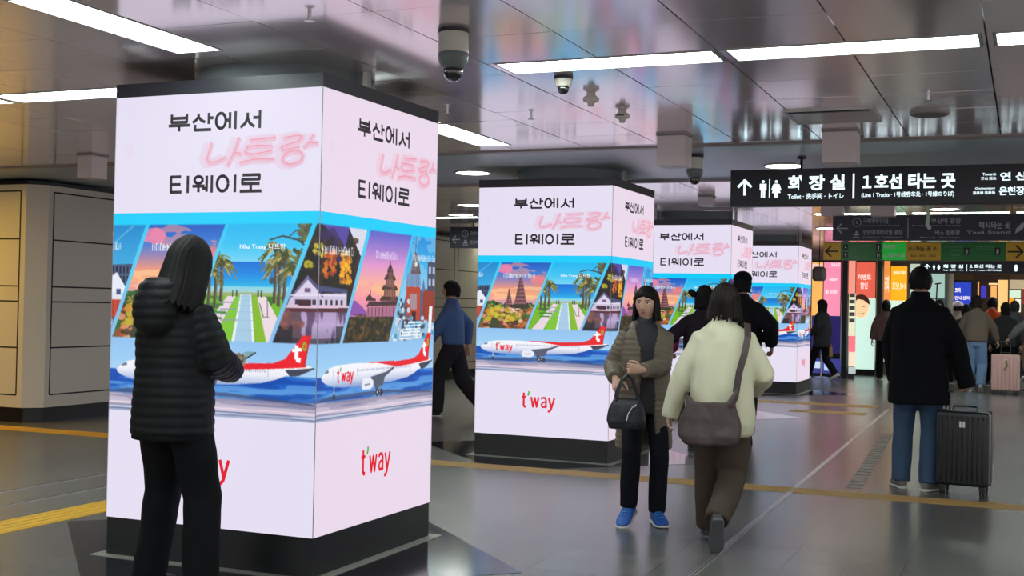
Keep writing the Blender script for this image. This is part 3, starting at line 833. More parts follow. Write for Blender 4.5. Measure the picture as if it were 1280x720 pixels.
def screen_mesh(which):
    """one LED wall: plain fields, picture band in 4 mm picture elements, lettering, all facing -y"""
    bm = bmesh.new(); cl = bm.verts.layers.float_color.new('Col')
    def col_new(n0, c):
        bm.verts.ensure_lookup_table()
        for v in bm.verts[n0:]: v[cl] = rgb(*c)
    base = WHITE if which == 'A' else PINKW
    def field(x0, x1, z0, z1, y, c):
        n = len(bm.verts); plate(bm, [(x0, z0), (x1, z0), (x1, z1), (x0, z1)], y); col_new(n, c)
    # body of the cabinet, front at y=0
    n = len(bm.verts); box(bm, 0, A, .0005, .04, .2033, 2.4424); col_new(n, (10, 10, 12))
    field(0, A, .2033, .7745, -.0001, base); field(0, A, 1.764, 1.8237, -.0001, CYAN); field(0, A, 1.8237, 2.4424, -.0001, base)
    im = paint_face(which); H, W = im.shape[:2]
    lut = np.array([lin(i) for i in range(256)]); li = lut[np.clip(im, 0, 255).astype(int)]
    vs = []
    for r in range(H):
        z = AZ1 - (r + .5) / H * (AZ1 - AZ0) if 0 < r < H - 1 else (AZ1 if r == 0 else AZ0)
        row = []
        for c in range(W):
            x = (c + .5) / W * A if 0 < c < W - 1 else (0 if c == 0 else A)
            v = bm.verts.new((x, -.0002, z)); v[cl] = (*li[r, c], 1); row.append(v)
        vs.append(row)
    for r in range(H - 1):
        for c in range(W - 1): bm.faces.new((vs[r][c], vs[r][c + 1], vs[r + 1][c + 1], vs[r + 1][c]))
    def word(keys, x, z, h, pitch, w, pen, c, y, shear=0.0, dx=0, dz=0):
        n = len(bm.verts)
        for k, ch in enumerate(keys):
            for s in HANGUL[ch]:
                stroke(bm, [(x + k * pitch + p[0] * w + p[1] * h * shear + dx, z + p[1] * h + dz) for p in s], pen, y)
        col_new(n, c)
    word(('bu', 'san', 'e', 'seo'), .352, 2.250, .089, .1485, .130, .0165, INK, -.0020)
    word(('ti', 'we', 'i', 'ro'), .366, 1.926, .089, .1475, .128, .0165, INK, -.0020)
    tint = lambda k: tuple(int(b + (t - b) * k) for b, t in zip(base, (238, 110, 130)))
    keys = ('na', 'teu', 'rang')
    word(keys, .585, 2.068, .120, .215, .195, .050, tint(.10), -.0006, .30, -.022, 0)
    word(keys, .585, 2.068, .120, .215, .195, .034, tint(.19), -.0010, .30, .004, 0)
    word(keys, .585, 2.068, .120, .215, .195, .013, tint(.30), -.0014, .30, .008, -.006)
    word(keys, .585, 2.068, .120, .215, .195, .006, tint(.62), -.0018, .30, .004, .004)
    # faint ghost lettering low on the left, and the word mark
    n = len(bm.verts)
    for k in range(3): stroke(bm, [(.075 + .018 * k, 2.12), (.075 + .018 * k, 2.19)], .006, -.0006)
    col_new(n, tint(.10))
    tmp = {'r': [], 'g': []}
    letters_tway(lambda p, w, c: tmp[c].append((p, w)), .462, .462, .128)
    n = len(bm.verts)
    for p, w in tmp['r']: stroke(bm, p, w * .92, -.0008)
    col_new(n, (226, 22, 42)); n = len(bm.verts)
    for p, w in tmp['g']: stroke(bm, p, w, -.0008)
    col_new(n, (96, 176, 70))
    if which == 'A':
        n = len(bm.verts); add_text(bm, 'Nha Trang 나트랑', .815, -.0016, 1.628, .275, .034, .01); col_new(n, (240, 248, 255))
    me = bpy.data.meshes.new('screen'); bm.to_mesh(me); bm.free()
    me.materials.append(vcol_mat('led_screen', SCREEN, rough=.55, spec=.25))
    return me

m_cap = mat('pillar_cap', (46, 46, 54), rough=.38, spec=.5)
m_base = mat('pillar_base', (30, 32, 35), rough=.30, spec=.5)
m_seam = mat('screen_seam', (176, 168, 178), rough=.5)
SM = {'A': screen_mesh('A'), 'B': screen_mesh('B')}
PL = ['nearest advertising pillar with lit LED walls, behind the person reading a phone',
      'second advertising pillar with lit LED walls, behind the woman in the quilted coat',
      'third advertising pillar with lit LED walls, behind the woman in the cream jacket',
      'farthest advertising pillar with lit LED walls, beside the woman in a dark puffer']
pil = thing('advertising_pillar', PL[0], 'advertising pillar', (PILLARS[0][0] - A / 2, PILLARS[0][1] + A / 2, 0), 0, 'advertising pillars down the hall')
h = A / 2
def ring_box(z0, z1, h, t):
    bm = bmesh.new()
    box(bm, -h, h, -h, -h + t, z0, z1); box(bm, -h, h, h - t, h, z0, z1); box(bm, -h, -h + t, -h + t, h - t, z0, z1); box(bm, h - t, h, -h + t, h - t, z0, z1)
    return bm
obj('base', ring_box(.006, .2033, h - .004, .06), m_base, pil)
obj('top_cap', ring_box(2.4424, 2.5138, h + .002, .10), m_cap, pil)
for k, w in enumerate('ABAB'):
    o = link_mesh('screen', SM[w], None, pil)
    o.rotation_euler = (0, 0, k * PI / 2); R = Matrix.Rotation(k * PI / 2, 3, 'Z'); o.location = R @ Vector((-h, -h, 0))
bm = bmesh.new()
for sx in (-1, 1):
    for sy in (-1, 1): box(bm, sx * h - .0016, sx * h + .0016, sy * h - .0016, sy * h + .0016, .2033, 2.4424)
obj('corner_seam', bm, m_seam, pil)
for k in (1, 3):
    for t in (-.08,):
        bm = bmesh.new(); box(bm, t - .02, t + .02, -h + .06, -h + .09, 2.50, CZ + .01)
        o = obj('bracket', bm, mat('zinc', (170, 168, 160), rough=.4, metal=.8), pil); o.rotation_euler = (0, 0, k * PI / 2)
for i in (1, 2, 3):
    c = copy_tree(pil); c.location = (PILLARS[i][0] - A / 2, PILLARS[i][1] + A / 2, 0); c['label'] = PL[i]

# ------------------------------------------------------------------ ceiling lamps
m_lampframe = mat('lamp_frame', (178, 176, 172), rough=.35, metal=.4)
m_diff = mat('lamp_diffuser', (236, 255, 250), rough=.5, emit=LAMP)
def make_lamp(L, wd=.28):
    root = thing('ceiling_light', None, 'ceiling light', (0, 0, CZ), 0, 'strip lights in the ceiling')
    bm = bmesh.new(); a, b = L / 2, wd / 2
    for (x0, x1, y0, y1) in ((-a, a, -b, -b + .012), (-a, a, b - .012, b), (-a, -a + .012, -b + .012, b - .012), (a - .012, a, -b + .012, b - .012)):
        box(bm, x0, x1, y0, y1, -.004, .08)
    obj('frame', bm, m_lampframe, root)
    bm = bmesh.new(); box(bm, -a + .012, a - .012, -b + .012, b - .012, .010, .03); obj('diffuser', bm, m_diff, root)
    return root
lamp0 = make_lamp(1.145)
first = [True]
def place_lamp(x, y, rz, label):
    o = lamp0 if first[0] else copy_tree(lamp0); first[0] = False
    o.location = (x, y, CZ); o.rotation_euler = (0, 0, rz); o['label'] = label; return o
NM = {-2: 'added second behind the viewer', -1: 'added first behind the viewer', 0: 'added just above the viewer', 1: 'level with the nearest pillar', 2: 'level with the second pillar', 3: 'level with the third pillar', 4: 'level with the farthest pillar', 5: 'added in front of the shops'}  # rows behind and over the viewer are unseen, added to light the figures' backs
segx = [(-1.985, 'left in'), (-.785, 'second in'), (.415, 'third in'), (1.615, 'fourth in')]
for k, y in enumerate(ROW[:8]):  # last row is added to brighten the far ceiling
    kk = k - 2
    if kk == 2: continue
    for x, s in segx:
        place_lamp(x, y + (0 if kk != 1 else .0), 0, f'white strip light over the walkway, {s} the row {NM[kk]}')
    if kk in (-1, 0, 1, 3, 4):
        for x, s in ((-5.43, 'first'), (-6.63, 'second'), (-7.83, 'added third'), (-9.03, 'added fourth')):  # outer two lamps added for more light on the service room side
            place_lamp(x, y, 0, f'strip light left of the pillars, {s} in the row {NM[kk]}')
for y, s in ((4.48, 'nearest to the camera-side face of the first pillar'), (3.28, 'second before the first pillar'), (8.18, 'just before the second pillar'), (6.98, 'hidden right behind the first pillar')):
    place_lamp(-3.86, y, PI / 2, f'white strip light along the pillar line, {s}')
# warm lamp over the corner of the service room
root = thing('downlight', 'warm yellow downlight outside the left edge, over the cream service room', 'downlight', (-10.9, 8.6, CZ), 0, 'round downlights in the ceiling')
bm = bmesh.new(); lathe(bm, [(.17, .002), (.168, -.008), (.15, -.010), (.15, .002)], 28); obj('rim', bm, m_lampframe, root)
bm = bmesh.new(); lathe(bm, [(.149, -.006), (.149, -.002)], 28); obj('lens', bm, mat('warm_lens', (255, 206, 80), rough=.4, emit=260.0), root)
# round downlights
m_down = mat('downlight_lens', (255, 248, 232), rough=.4, emit=DOWN)
def downlight(x, y, label, r=.10):
    root = thing('downlight', label, 'downlight', (x, y, CZ), 0, 'round downlights in the ceiling')
    zb = .012 if any(s0 < y < s1 for s0, s1 in SMOOTH) else 0
    bm = bmesh.new(); lathe(bm, [(r + .02, zb + .002), (r + .018, zb - .008), (r, zb - .010), (r, zb + .002)], 28); obj('rim', bm, m_lampframe, root)
    bm = bmesh.new(); lathe(bm, [(r * .99, zb - .006), (r * .99, zb - .002)], 28); obj('lens', bm, m_down, root)
for u, v, s in ((591, 217, 'round downlight in the smooth ceiling bay left of the second pillar'), (589, 256, 'round downlight beyond the smooth bay, upper of the two left of the second pillar'),
                (576, 268, 'round downlight beyond the smooth bay, lower of the two left of the second pillar'), (980, 208.5, 'round downlight in the smooth bay just above the lit black sign'),
                (1035, 285, 'round downlight left of the unlit grey sign'), (1180, 261, 'round downlight seen between the lit sign and the grey sign')):
    p = ground(u, v, CZ); downlight(p.x, p.y, s, .16 if v < 230 else .17)
# ------------------------------------------------------------------ signs hung from the ceiling
m_signbody = mat('sign_black', (24, 25, 34), rough=.38)
m_signgrey = mat('sign_grey', (62, 64, 74), rough=.45)
m_letter = mat('letter_lit', (228, 250, 255), rough=.5, emit=1.15)
m_letdim = mat('letter_unlit', (186, 188, 196), rough=.5)
m_rod = mat('hanger_rod', (40, 40, 44), rough=.4, metal=.6)


def sign(label, x0, x1, z0, z1, y, body, rods, lit=True, depth=.12, name='hanging_sign'):
    root = thing(name, label, 'sign', (x0, y, z0))
    bm = bmesh.new(); box(bm, 0, x1 - x0, 0, depth, 0, z1 - z0); obj('casing', bm, body, root, bevel=.004)
    for r in rods:
        bm = bmesh.new(); tube(bm, [(r - x0, depth / 2, z1 - z0 - .01), (r - x0, depth / 2, CZ + .02 - z0)], .011, 10)
        lathe(bm, [(.035, CZ - .006 - z0), (.035, CZ + .02 - z0)], 16, Matrix.Translation((r - x0, depth / 2, 0)))
        obj('hanger', bm, m_rod, root)
    return root


def lettering(root, m, fn, name='lettering'):
    """fn(new) draws on meshes it asks for with new(part name); each becomes a part of root"""
    made = []
    def new(nm=name): made.append((nm, bmesh.new())); return made[-1][1]
    fn(new)
    for nm, bm in made:
        me = bpy.data.meshes.new(nm); bm.to_mesh(me); bm.free(); link_mesh(nm, me, m, root)


def arrow(bm, x, z, s, y, d, w):
    """arrow symbol of size s centred on (x, z); d = 'up', 'left' or 'right'"""
    T = {'up': lambda a, b: (x + a, z + b), 'left': lambda a, b: (x - b, z + a), 'right': lambda a, b: (x + b, z + a)}[d]
    stroke(bm, [T(0, -s), T(0, s * .9)], w, y); stroke(bm, [T(-s * .9, s * .1), T(0, s), T(s * .9, s * .1)], w, y)


def person_sym(bm, x, z, h, y, skirt):
    plate(bm, [(x + .085 * h * math.cos(PI / 6 * i), z + .90 * h + .085 * h * math.sin(PI / 6 * i)) for i in range(12)], y)
    q = .19 * h
    if skirt:
        plate(bm, [(x - .11 * h, z + .78 * h), (x + .11 * h, z + .78 * h), (x + .24 * h, z + .26 * h), (x - .24 * h, z + .26 * h)], y)
        stroke(bm, [(x - .14 * h, z + .74 * h), (x - .25 * h, z + .42 * h)], .07 * h, y); stroke(bm, [(x + .14 * h, z + .74 * h), (x + .25 * h, z + .42 * h)], .07 * h, y)
        plate(bm, [(x - .10 * h, z), (x - .01 * h, z), (x - .01 * h, z + .3 * h), (x - .10 * h, z + .3 * h)], y); plate(bm, [(x + .01 * h, z), (x + .10 * h, z), (x + .10 * h, z + .3 * h), (x + .01 * h, z + .3 * h)], y)
    else:
        plate(bm, [(x - q, z + .78 * h), (x + q, z + .78 * h), (x + q, z + .42 * h), (x - q, z + .42 * h)], y)
        plate(bm, [(x - .12 * h, z), (x - .012 * h, z), (x - .012 * h, z + .5 * h), (x - .12 * h, z + .5 * h)], y); plate(bm, [(x + .012 * h, z), (x + .12 * h, z), (x + .12 * h, z + .5 * h), (x + .012 * h, z + .5 * h)], y)


# lit black sign: toilets and line 1
SX, SZ0, SZ1, SY = -2.290, 2.228, 2.530, 10.05
s1 = sign('large lit black sign with up arrow and toilet symbols, nearest of the hanging signs', SX, .62, SZ0, SZ1, SY, m_signbody, (-1.72, .25))
def px(u): return at(u, 232, SY).x - SX
def pz(u, v): return at(u, v, SY).z - SZ0
def f(new):
    y = -.003
    arrow(new('arrow'), px(931), pz(931, 235), .062, y, 'up', .020)
    person_sym(new('toilet_symbol'), px(954), pz(954, 247), .145, y, False); stroke(new('divider'), [(px(962), pz(962, 247)), (px(962), pz(962, 224))], .008, y); person_sym(new('toilet_symbol'), px(970.5), pz(970, 247), .145, y, True)
    def tx(s, u0, u1, v0, v1, bold=.02, space=1.0): add_text(new(), s, px(u0), y, pz((u0 + u1) / 2, v1), px(u1) - px(u0), pz(u0, v0) - pz(u0, v1), bold, space)
    tx('화 장 실', 985, 1056, 219, 238, .035)
    tx('Toilet · 洗手间 · トイレ', 985, 1055, 241.5, 249, .02)
    stroke(new('divider'), [(px(1067), pz(1067, 217)), (px(1067), pz(1067, 248))], .014, y)
    tx('１호선 타는 곳', 1078, 1194, 217, 236, .035)
    tx('(Line 1 Tracks · 1号线乘车处 · 1号線のりば)', 1077, 1193, 239.5, 247, .02)
    tx('Towards', 1228, 1245, 216, 219.5, .02); tx('沿山 延山', 1226, 1245, 221, 225, .02)
    tx('연 산', 1250, 1284, 215, 225.5, .03); tx('Oncheonjang', 1219, 1244, 234, 237.5, .02); tx('温泉場 温泉场', 1216, 1244, 239, 243, .02)
    tx('온천장', 1249, 1281, 233, 244, .03)
lettering(s1, m_letter, f)

# unlit grey sign farther back, ways out to the ferry terminal and the taxi rank
TX, TZ0, TZ1, TY = -2.10, 2.200, 2.484, 14.5
s2 = sign('wide unlit grey sign with left arrow, hanging behind the lit black sign', TX, 1.0, TZ0, TZ1, TY, m_signgrey, (), False)
def qx(u): return at(u, 285, TY).x - TX
def qz(u, v): return at(u, v, TY).z - TZ0
def f(new):
    y = -.003
    def tx(s, u0, u1, v0, v1, bold=.012): add_text(new(), s, qx(u0), y, qz((u0 + u1) / 2, v1), qx(u1) - qx(u0), qz(u0, v0) - qz(u0, v1), bold)
    arrow(new('arrow'), qx(1053), qz(1053, 285.5), .062, y, 'left', .013)
    c = el(qx(1071), qz(1071, 278), .047, .047); stroke(new('symbol'), c, .008, y); tx('2', 1069.5, 1072.5, 276, 280)
    tx('국제여객터미널', 1079, 1110, 273, 279.5); tx('International Ferry Terminal', 1079, 1124, 281, 283)
    plate(new('symbol'), [(qx(1066), qz(1066, 292)), (qx(1075), qz(1075, 292)), (qx(1073), qz(1073, 294.5)), (qx(1068), qz(1068, 294.5))], y); plate(new('symbol'), [(qx(1069), qz(1069, 291.5)), (qx(1073), qz(1073, 291.5)), (qx(1072), qz(1072, 289)), (qx(1070), qz(1070, 289))], y)
    stroke(new('divider'), [(qx(1066), qz(1066, 296.5)), (qx(1075), qz(1075, 296.5))], .008, y)
    tx('연안여객터미널 광장', 1079, 1128, 287, 293.5); tx('Coastal Ferry Terminal Square', 1079, 1128, 295.5, 297.5)
    stroke(new('divider'), [(qx(1135), qz(1135, 272)), (qx(1135), qz(1135, 298))], .008, y)
    tx('부산역 광장', 1164, 1201, 273, 279.5); tx('Busan Station Square', 1140, 1201, 281, 283)
    tx('버스 정류장', 1169, 1200, 288, 294); tx('Bus Stop', 1150, 1200, 296, 297.5)
    tx('택시타는 곳', 1224, 1263, 277, 286, .02); tx('Taxi Stand', 1208, 1263, 288.5, 292)
    plate(new('symbol'), [(qx(1269), qz(1269, 292)), (qx(1278), qz(1278, 287)), (qx(1282), qz(1282, 279)), (qx(1278), qz(1278, 278)), (qx(1270), qz(1270, 286))], y)
lettering(s2, m_letdim, f)

# green and yellow way out sign
GX, GZ0, GZ1, GY = -3.03, 2.190, 2.480, 20.0
s3 = sign('long green and yellow exit sign with an arrow at each end', GX, .02, GZ0, GZ1, GY, mat('sign_rail', (60, 62, 60), rough=.4), (), True)
def gx(u): return at(u, 314, GY).x - GX
def gz(v, u=1150): return at(u, v, GY).z - GZ0
m_gr = mat('sign_green', (34, 118, 54), rough=.4); m_grl = mat('sign_green_lit', (20, 158, 50), rough=.4, emit=.5); m_ye = mat('sign_yellow', (214, 168, 40), rough=.4)
H3 = GZ1 - GZ0
def fld(u0, u1, m, nm):
    bm = bmesh.new(); box(bm, gx(u0), gx(u1), -.006, .004, .008, H3 - .008); return obj(nm, bm, m, s3)
fld(1029.5, 1051, m_ye, 'panel'); fld(1051, 1103, m_gr, 'panel'); fld(1103, 1132.5, m_grl, 'panel'); fld(1132.5, 1176, m_ye, 'panel'); fld(1176, 1257.5, m_gr, 'panel'); fld(1257.5, 1281, m_ye, 'panel')
def f(new):
    y = -.0085
    arrow(new('arrow'), gx(1040), .145, .095, y, 'left', .024); arrow(new('arrow'), gx(1269), .145, .105, y, 'right', .026)
    def tx(s, u0, u1, z0, z1, b=.015): add_text(new(), s, gx(u0), y, z0, gx(u1) - gx(u0), z1 - z0, b)
    tx('나가는 곳 ↑', 1138, 1171, .15, .225, .03); tx('Exit · 出口 · 出口', 1139, 1170, .06, .10)
    for u in (1137, ): tx('↖', 1135.5, 1139, .13, .2)
    for u, z in ((1057, .165), (1098, .165), (1057, .04), (1098, .04)):
        plate(new('symbol'), [(gx(u - 3), z), (gx(u + 3), z), (gx(u + 3), z + .095), (gx(u - 3), z + .095)], y)
    for u in (1208.5, 1247): plate(new('symbol'), [(gx(u - 3.5), .10), (gx(u + 3.5), .10), (gx(u + 3.5), .205), (gx(u - 3.5), .205)], y)
lettering(s3, mat('sign_ink', (26, 22, 14), rough=.5), f)
def f(new):
    y = -.0095
    def tx(s, u0, u1, z0, z1, b=.012): add_text(new(), s, gx(u0), y, z0, gx(u1) - gx(u0), z1 - z0, b)
    for s, u, z in (('4', 1057, .18), ('8', 1098, .18), ('9', 1057, .055)): tx(s, u - 1, u + 1, z, z + .06)
    tx('11', 1096.5, 1099.5, .055, .115); tx('6', 1207, 1210, .12, .185); tx('8', 1245.5, 1248.5, .12, .185)
    for r, u0, u1, z in (('중앙대로', 1104, 1121, .205), ('Jungang-daero', 1104, 1120, .18), ('초량시장', 1110, 1131, .075), ('Choryang Market', 1104, 1131, .045)): tx(r, u0, u1, z, z + .045)
lettering(s3, mat('sign_white', (214, 226, 214), rough=.5), f)
def f(new):
    y = -.0095
    def tx(s, u0, u1, z0, z1, b=.012): add_text(new(), s, gx(u0), y, z0, gx(u1) - gx(u0), z1 - z0, b)
    for r, u0, u1, z in (('부산역 선상주차장', 1062, 1087, .205), ('Parking', 1062, 1070, .175), ('텍사스 거리', 1062, 1078, .075), ('Shopping Street', 1062, 1086, .045), ('차이나타운', 1181, 1203, .2), ('China Town', 1188, 1203, .15), ('Tour', 1186, 1201, .08), ('국제여객터미널', 1220, 1243, .2), ('Ferry Terminal', 1220, 1243, .16)): tx(r, u0, u1, z, z + .035)
lettering(s3, mat('sign_palegreen', (104, 150, 108), rough=.5), f)

# far lit black sign, a repeat of the first one
FX, FZ0, FZ1, FY = -1.92, 2.160, 2.372, 25.0
s4 = sign('far lit black sign with up arrow, lowest of the hanging signs', FX, .35, FZ0, FZ1, FY, m_signbody, (-1.6, .1))
def f(new):
    y = -.003; k = FX
    def X(u): return at(u, 334, FY).x - FX
    arrow(new('arrow'), X(1159), .105, .052, y, 'up', .016); person_sym(new('toilet_symbol'), X(1167.5), .06, .10, y, False); person_sym(new('toilet_symbol'), X(1173.5), .06, .10, y, True)
    def tx(s, u0, u1, z0, z1, b=.03): add_text(new(), s, X(u0), y, z0, X(u1) - X(u0), z1 - z0, b)
    tx('화 장 실', 1179, 1204, .095, .165); tx('Toilet · 洗手间 · トイレ', 1179, 1204, .04, .075); stroke(new('divider'), [(X(1208.5), .04), (X(1208.5), .17)], .010, y)
    tx('１호선 타는 곳', 1212, 1252, .10, .17); tx('Line 1 Tracks 1号线乘车处', 1212, 1252, .045, .075)
    plate(new('symbol'), [(X(1270) + .035 * math.cos(a), .105 + .065 * math.sin(a)) for a in np.linspace(0, 2 * PI, 16, endpoint=False)], y)
lettering(s4, m_letter, f)

# small grey sign in the gap between the first two pillars
p = at(562, 310, 17.5)
s5 = sign('small grey sign with left arrow, in the gap between the first and second pillars', p.x, p.x + .75, p.z, p.z + .335, 17.5, m_signgrey, (p.x + .38,), False)
def f(new):
    y = -.003
    arrow(new('arrow'), .115, .135, .065, y, 'left', .014); stroke(new('divider'), el(.27, .225, .05, .05), .010, y); add_text(new(), '2', .258, y, .205, .024, .042, .02)
    add_text(new(), '국제여객터미널', .35, y, .20, .34, .062, .02); plate(new('symbol'), [(.23, .07), (.32, .07), (.30, .10), (.25, .10)], y); plate(new('symbol'), [(.25, .105), (.30, .105), (.29, .13), (.26, .13)], y); stroke(new('divider'), [(.225, .05), (.325, .05)], .010, y)
    add_text(new(), '연안여객터미널', .35, y, .06, .34, .062, .02)
lettering(s5, m_letdim, f)

# pale strap hanging down over the grey sign
p = at(1160, 258, 12.2)
bm = bmesh.new(); strip(bm, [(p.x, 12.2, CZ), (p.x - .002, 12.2, p.z - .0), (p.x + .004, 12.21, p.z - .10), (p.x - .006, 12.22, p.z - .17), (p.x + .022, 12.2, p.z - .215)], .035, .004, (0, -1, 0))
tag(obj('strap', bm, mat('pale_strap', (196, 222, 200), rough=.5)), 'pale strap hanging from the ceiling in front of the grey sign', 'strap')

# ------------------------------------------------------------------ boxes, cameras and detectors under the ceiling
m_box = mat('pale_housing', (220, 204, 202), rough=.42)
def ceiling_box(label, u, v0, v1, y, w, d=.20, group=None):
    """boxed sign drop reaching down from the ceiling"""
    c = at(u, v1, y)
    root = thing('ceiling_box', label, 'ceiling box', (c.x, y, c.z))
    bm = bmesh.new(); box(bm, -w / 2, w / 2, 0, d, 0, CZ - c.z - .012); obj('housing', bm, m_box, root, bevel=.004)
    bm = bmesh.new(); box(bm, -w / 2 - .006, w / 2 + .006, -.006, d + .006, CZ - c.z - .014, CZ - c.z + .02); obj('collar', bm, mat('housing_collar', (140, 130, 128), rough=.5), root)
    return root
ceiling_box('pale boxed housing under the ceiling, between the second pillar and the lit sign', 838, 168, 207, 8.45, .205)
ceiling_box('pale boxed housing under the ceiling, right above the toilet sign', 1048.5, 163, 203, 8.55, .23)
ceiling_box('small pale housing hanging in front of the third pillar top', 880.5, 246, 256.5, 13.2, .14)
ceiling_box('pale housing above the left end of the grey sign', 1039, 256, 268.5, 14.2, .24)
ceiling_box('pale housing above the middle of the grey sign', 1103, 256, 270, 14.2, .26)
p = at(109, 222, 8.1)
ceiling_box('tan lit housing under the ceiling before the cream service room', 105, 190, 222, 8.4, .16)

m_cam = mat('camera_white', (214, 208, 194), rough=.4); m_camgrey = mat('camera_grey', (112, 120, 120), rough=.4); m_glass = mat('dome_glass', (12, 12, 14), rough=.06, coat=1.0)
def dome_camera(label, u, v, y, r, full=True):
    """v: pixel row of the dome's lowest point"""
    c = at(u, v, y); hgt_ = CZ - c.z
    root = thing('dome_camera', label, 'security camera', (c.x, y, c.z))
    bm = bmesh.new(); lathe(bm, [(r * .55, r * .78), (r * .78, r * .9), (r * .98, r * 1.35), (r * 1.02, r * 1.72), (r * .98, r * 1.9)], 36); obj('hood', bm, m_camgrey if full else m_cam, root, smooth=True).modifiers.new('e', 'EDGE_SPLIT').split_angle = .6
    bm = bmesh.new(); lathe(bm, [(r * .96, r * 1.88), (r, r * 1.95), (r, hgt_ - .014)], 36); obj('housing', bm, m_cam, root, smooth=True).modifiers.new('e', 'EDGE_SPLIT').split_angle = .6
    bm = bmesh.new(); lathe(bm, [(r * 1.06, hgt_ - .016), (r * 1.06, hgt_ + .02)], 36); obj('ceiling_ring', bm, m_signbody, root)
    bm = bmesh.new(); lathe(bm, [(.001, 0), (r * .30, r * .05), (r * .52, r * .22), (r * .64, r * .48), (r * .66, r * .80), (r * .6, r * .9)], 30); obj('dome', bm, m_glass, root, smooth=True)
    return root
dome_camera('large dome security camera nearest the viewer, high right of the first pillar', 566, 102, 5.0, .068)
dome_camera('dome security camera under the smooth bay, left of the lit black sign', 868, 231, 9.75, .067)
dome_camera('small white dome camera just behind the strip light, left of the two detectors', 704, 118, 6.2, .048, False)
def detector(label, u, v, y, slot):
    c = at(u, v, y)
    root = thing('smoke_detector', label, 'detector', (c.x, y, CZ))
    R = .048
    bm = bmesh.new(); lathe(bm, [(.001, -R * 1.6), (R * .35, -R * 1.55), (R * .45, -R * 1.1), (R * .95, -R * .95), (R, -R * .55), (R * .55, -R * .2), (R * .5, 0), (R * .5, .02)], 30); obj('head', bm, m_cam, root, smooth=True)
    if slot:
        bm = bmesh.new(); box(bm, -R * .5, R * .5, -R * 1.02, -R * .8, -R * .78, -R * .62); obj('vent_slot', bm, m_signbody, root)
    return root
detector('white smoke detector right of the small dome camera', 739, 112, 6.75, False)
detector('white smoke detector with a dark slot, farther right of the small dome camera', 778, 137, 7.4, True)
p = ground(1162, 140, CZ); root = thing('ceiling_speaker', 'round flat ceiling speaker high above the toilet sign', 'ceiling speaker', (p.x, p.y, CZ))
bm = bmesh.new(); lathe(bm, [(.105, -.022), (.118, -.016), (.12, .01)], 40); obj('ring', bm, mat('speaker_grey', (150, 146, 142), rough=.5), root)
bm = bmesh.new(); lathe(bm, [(.085, -.026), (.10, -.0225), (.10, -.01)], 40); obj('grille', bm, mat('speaker_grille', (110, 108, 106), rough=.6), root)
def sprinkler(label, u, v, y=None):
    p = ground(u, v, CZ); root = thing('sprinkler', label, 'sprinkler', (p.x, p.y, CZ))
    bm = bmesh.new(); lathe(bm, [(.008, -.03), (.008, .0), (.022, -.0), (.022, .004)], 16); obj('stem', bm, m_steel, root)
    bm = bmesh.new(); lathe(bm, [(.020, -.034), (.024, -.032), (.020, -.030)], 16); obj('deflector', bm, m_steel, root)
for u, v, s in ((387, 17, 'small steel sprinkler in the ceiling above the nearest pillar'), (1160, 119, 'small steel sprinkler beside the round ceiling speaker'), (559, 136, 'small steel sprinkler right of the nearest pillar top'),
                (664, 143, 'small steel sprinkler in the ceiling left of the smoke detectors')): sprinkler(s, u, v)
# air return grille in the ceiling
p0, p1 = ground(978, 138, CZ), ground(1097, 152, CZ)
root = thing('air_grille', 'rectangular air return grille in the ceiling above the boxed housing', 'ceiling vent', (p0.x, p0.y, CZ))
w, d = .54, .55
bm = bmesh.new()
for a in ((0, w, 0, .02), (0, w, d - .02, d), (0, .02, .02, d - .02), (w - .02, w, .02, d - .02)): box(bm, *a, -.012, .01)
obj('frame', bm, m_lampframe, root)
bm = bmesh.new(); box(bm, .02, w - .02, .12, d - .02, -.008, .006); obj('flap', bm, mat('flap', (168, 158, 156), rough=.3, metal=.5), root)
bm = bmesh.new(); box(bm, .02, w - .02, .02, .12, -.002, .006); obj('slot', bm, m_void, root)

# ------------------------------------------------------------------ shops at the end of the hall
def poster(name, label, cat, u0, v0, u1, v1, y, fields, frame=(20, 18, 20), depth=.16, foot=None, extra=None, side=None):
    """free-standing light box; fields: (u0, v0, u1, v1, rgb, strength)"""
    a, b = at(u0, v1, y), at(u1, v0, y)
    root = thing(name, label, cat, (a.x, y, 0))
    W = b.x - a.x
    z0 = foot if foot is not None else max(.0, a.z)
    bm = bmesh.new(); box(bm, 0, W, .012, depth, 0.0, b.z); obj('frame', bm, mat('frame_%d_%d_%d' % frame, frame, rough=.4), root)
    for k, (fu0, fv0, fu1, fv1, c, st) in enumerate(fields):
        p, q = at(fu0, fv1, y), at(fu1, fv0, y)
        bm = bmesh.new(); box(bm, p.x - a.x, q.x - a.x, -.002 - .0005 * k, .013, max(.02, p.z), q.z)
        obj('lit_panel', bm, mat('lit_%d_%d_%d_%d' % (*c, int(st * 10)), c, rough=.4, emit=st * POSTER), root)
    if extra: lettering(root, m_letter_soft, lambda new: extra(new, lambda u: at(u, (v0 + v1) / 2, y).x - a.x, lambda v: at((u0 + u1) / 2, v, y).z))
    return root
m_letter_soft = mat('letter_soft', (255, 240, 232), rough=.5, emit=.95)
SYD = 26.0
def txt(s, u0, u1, v0, v1, b=.02):
    return lambda new, X, Z: add_text(new(), s, X(u0), -.012, Z(v1), X(u1) - X(u0), Z(v0) - Z(v1), b)
def many(*fs): return lambda new, X, Z: [g(new, X, Z) for g in fs]
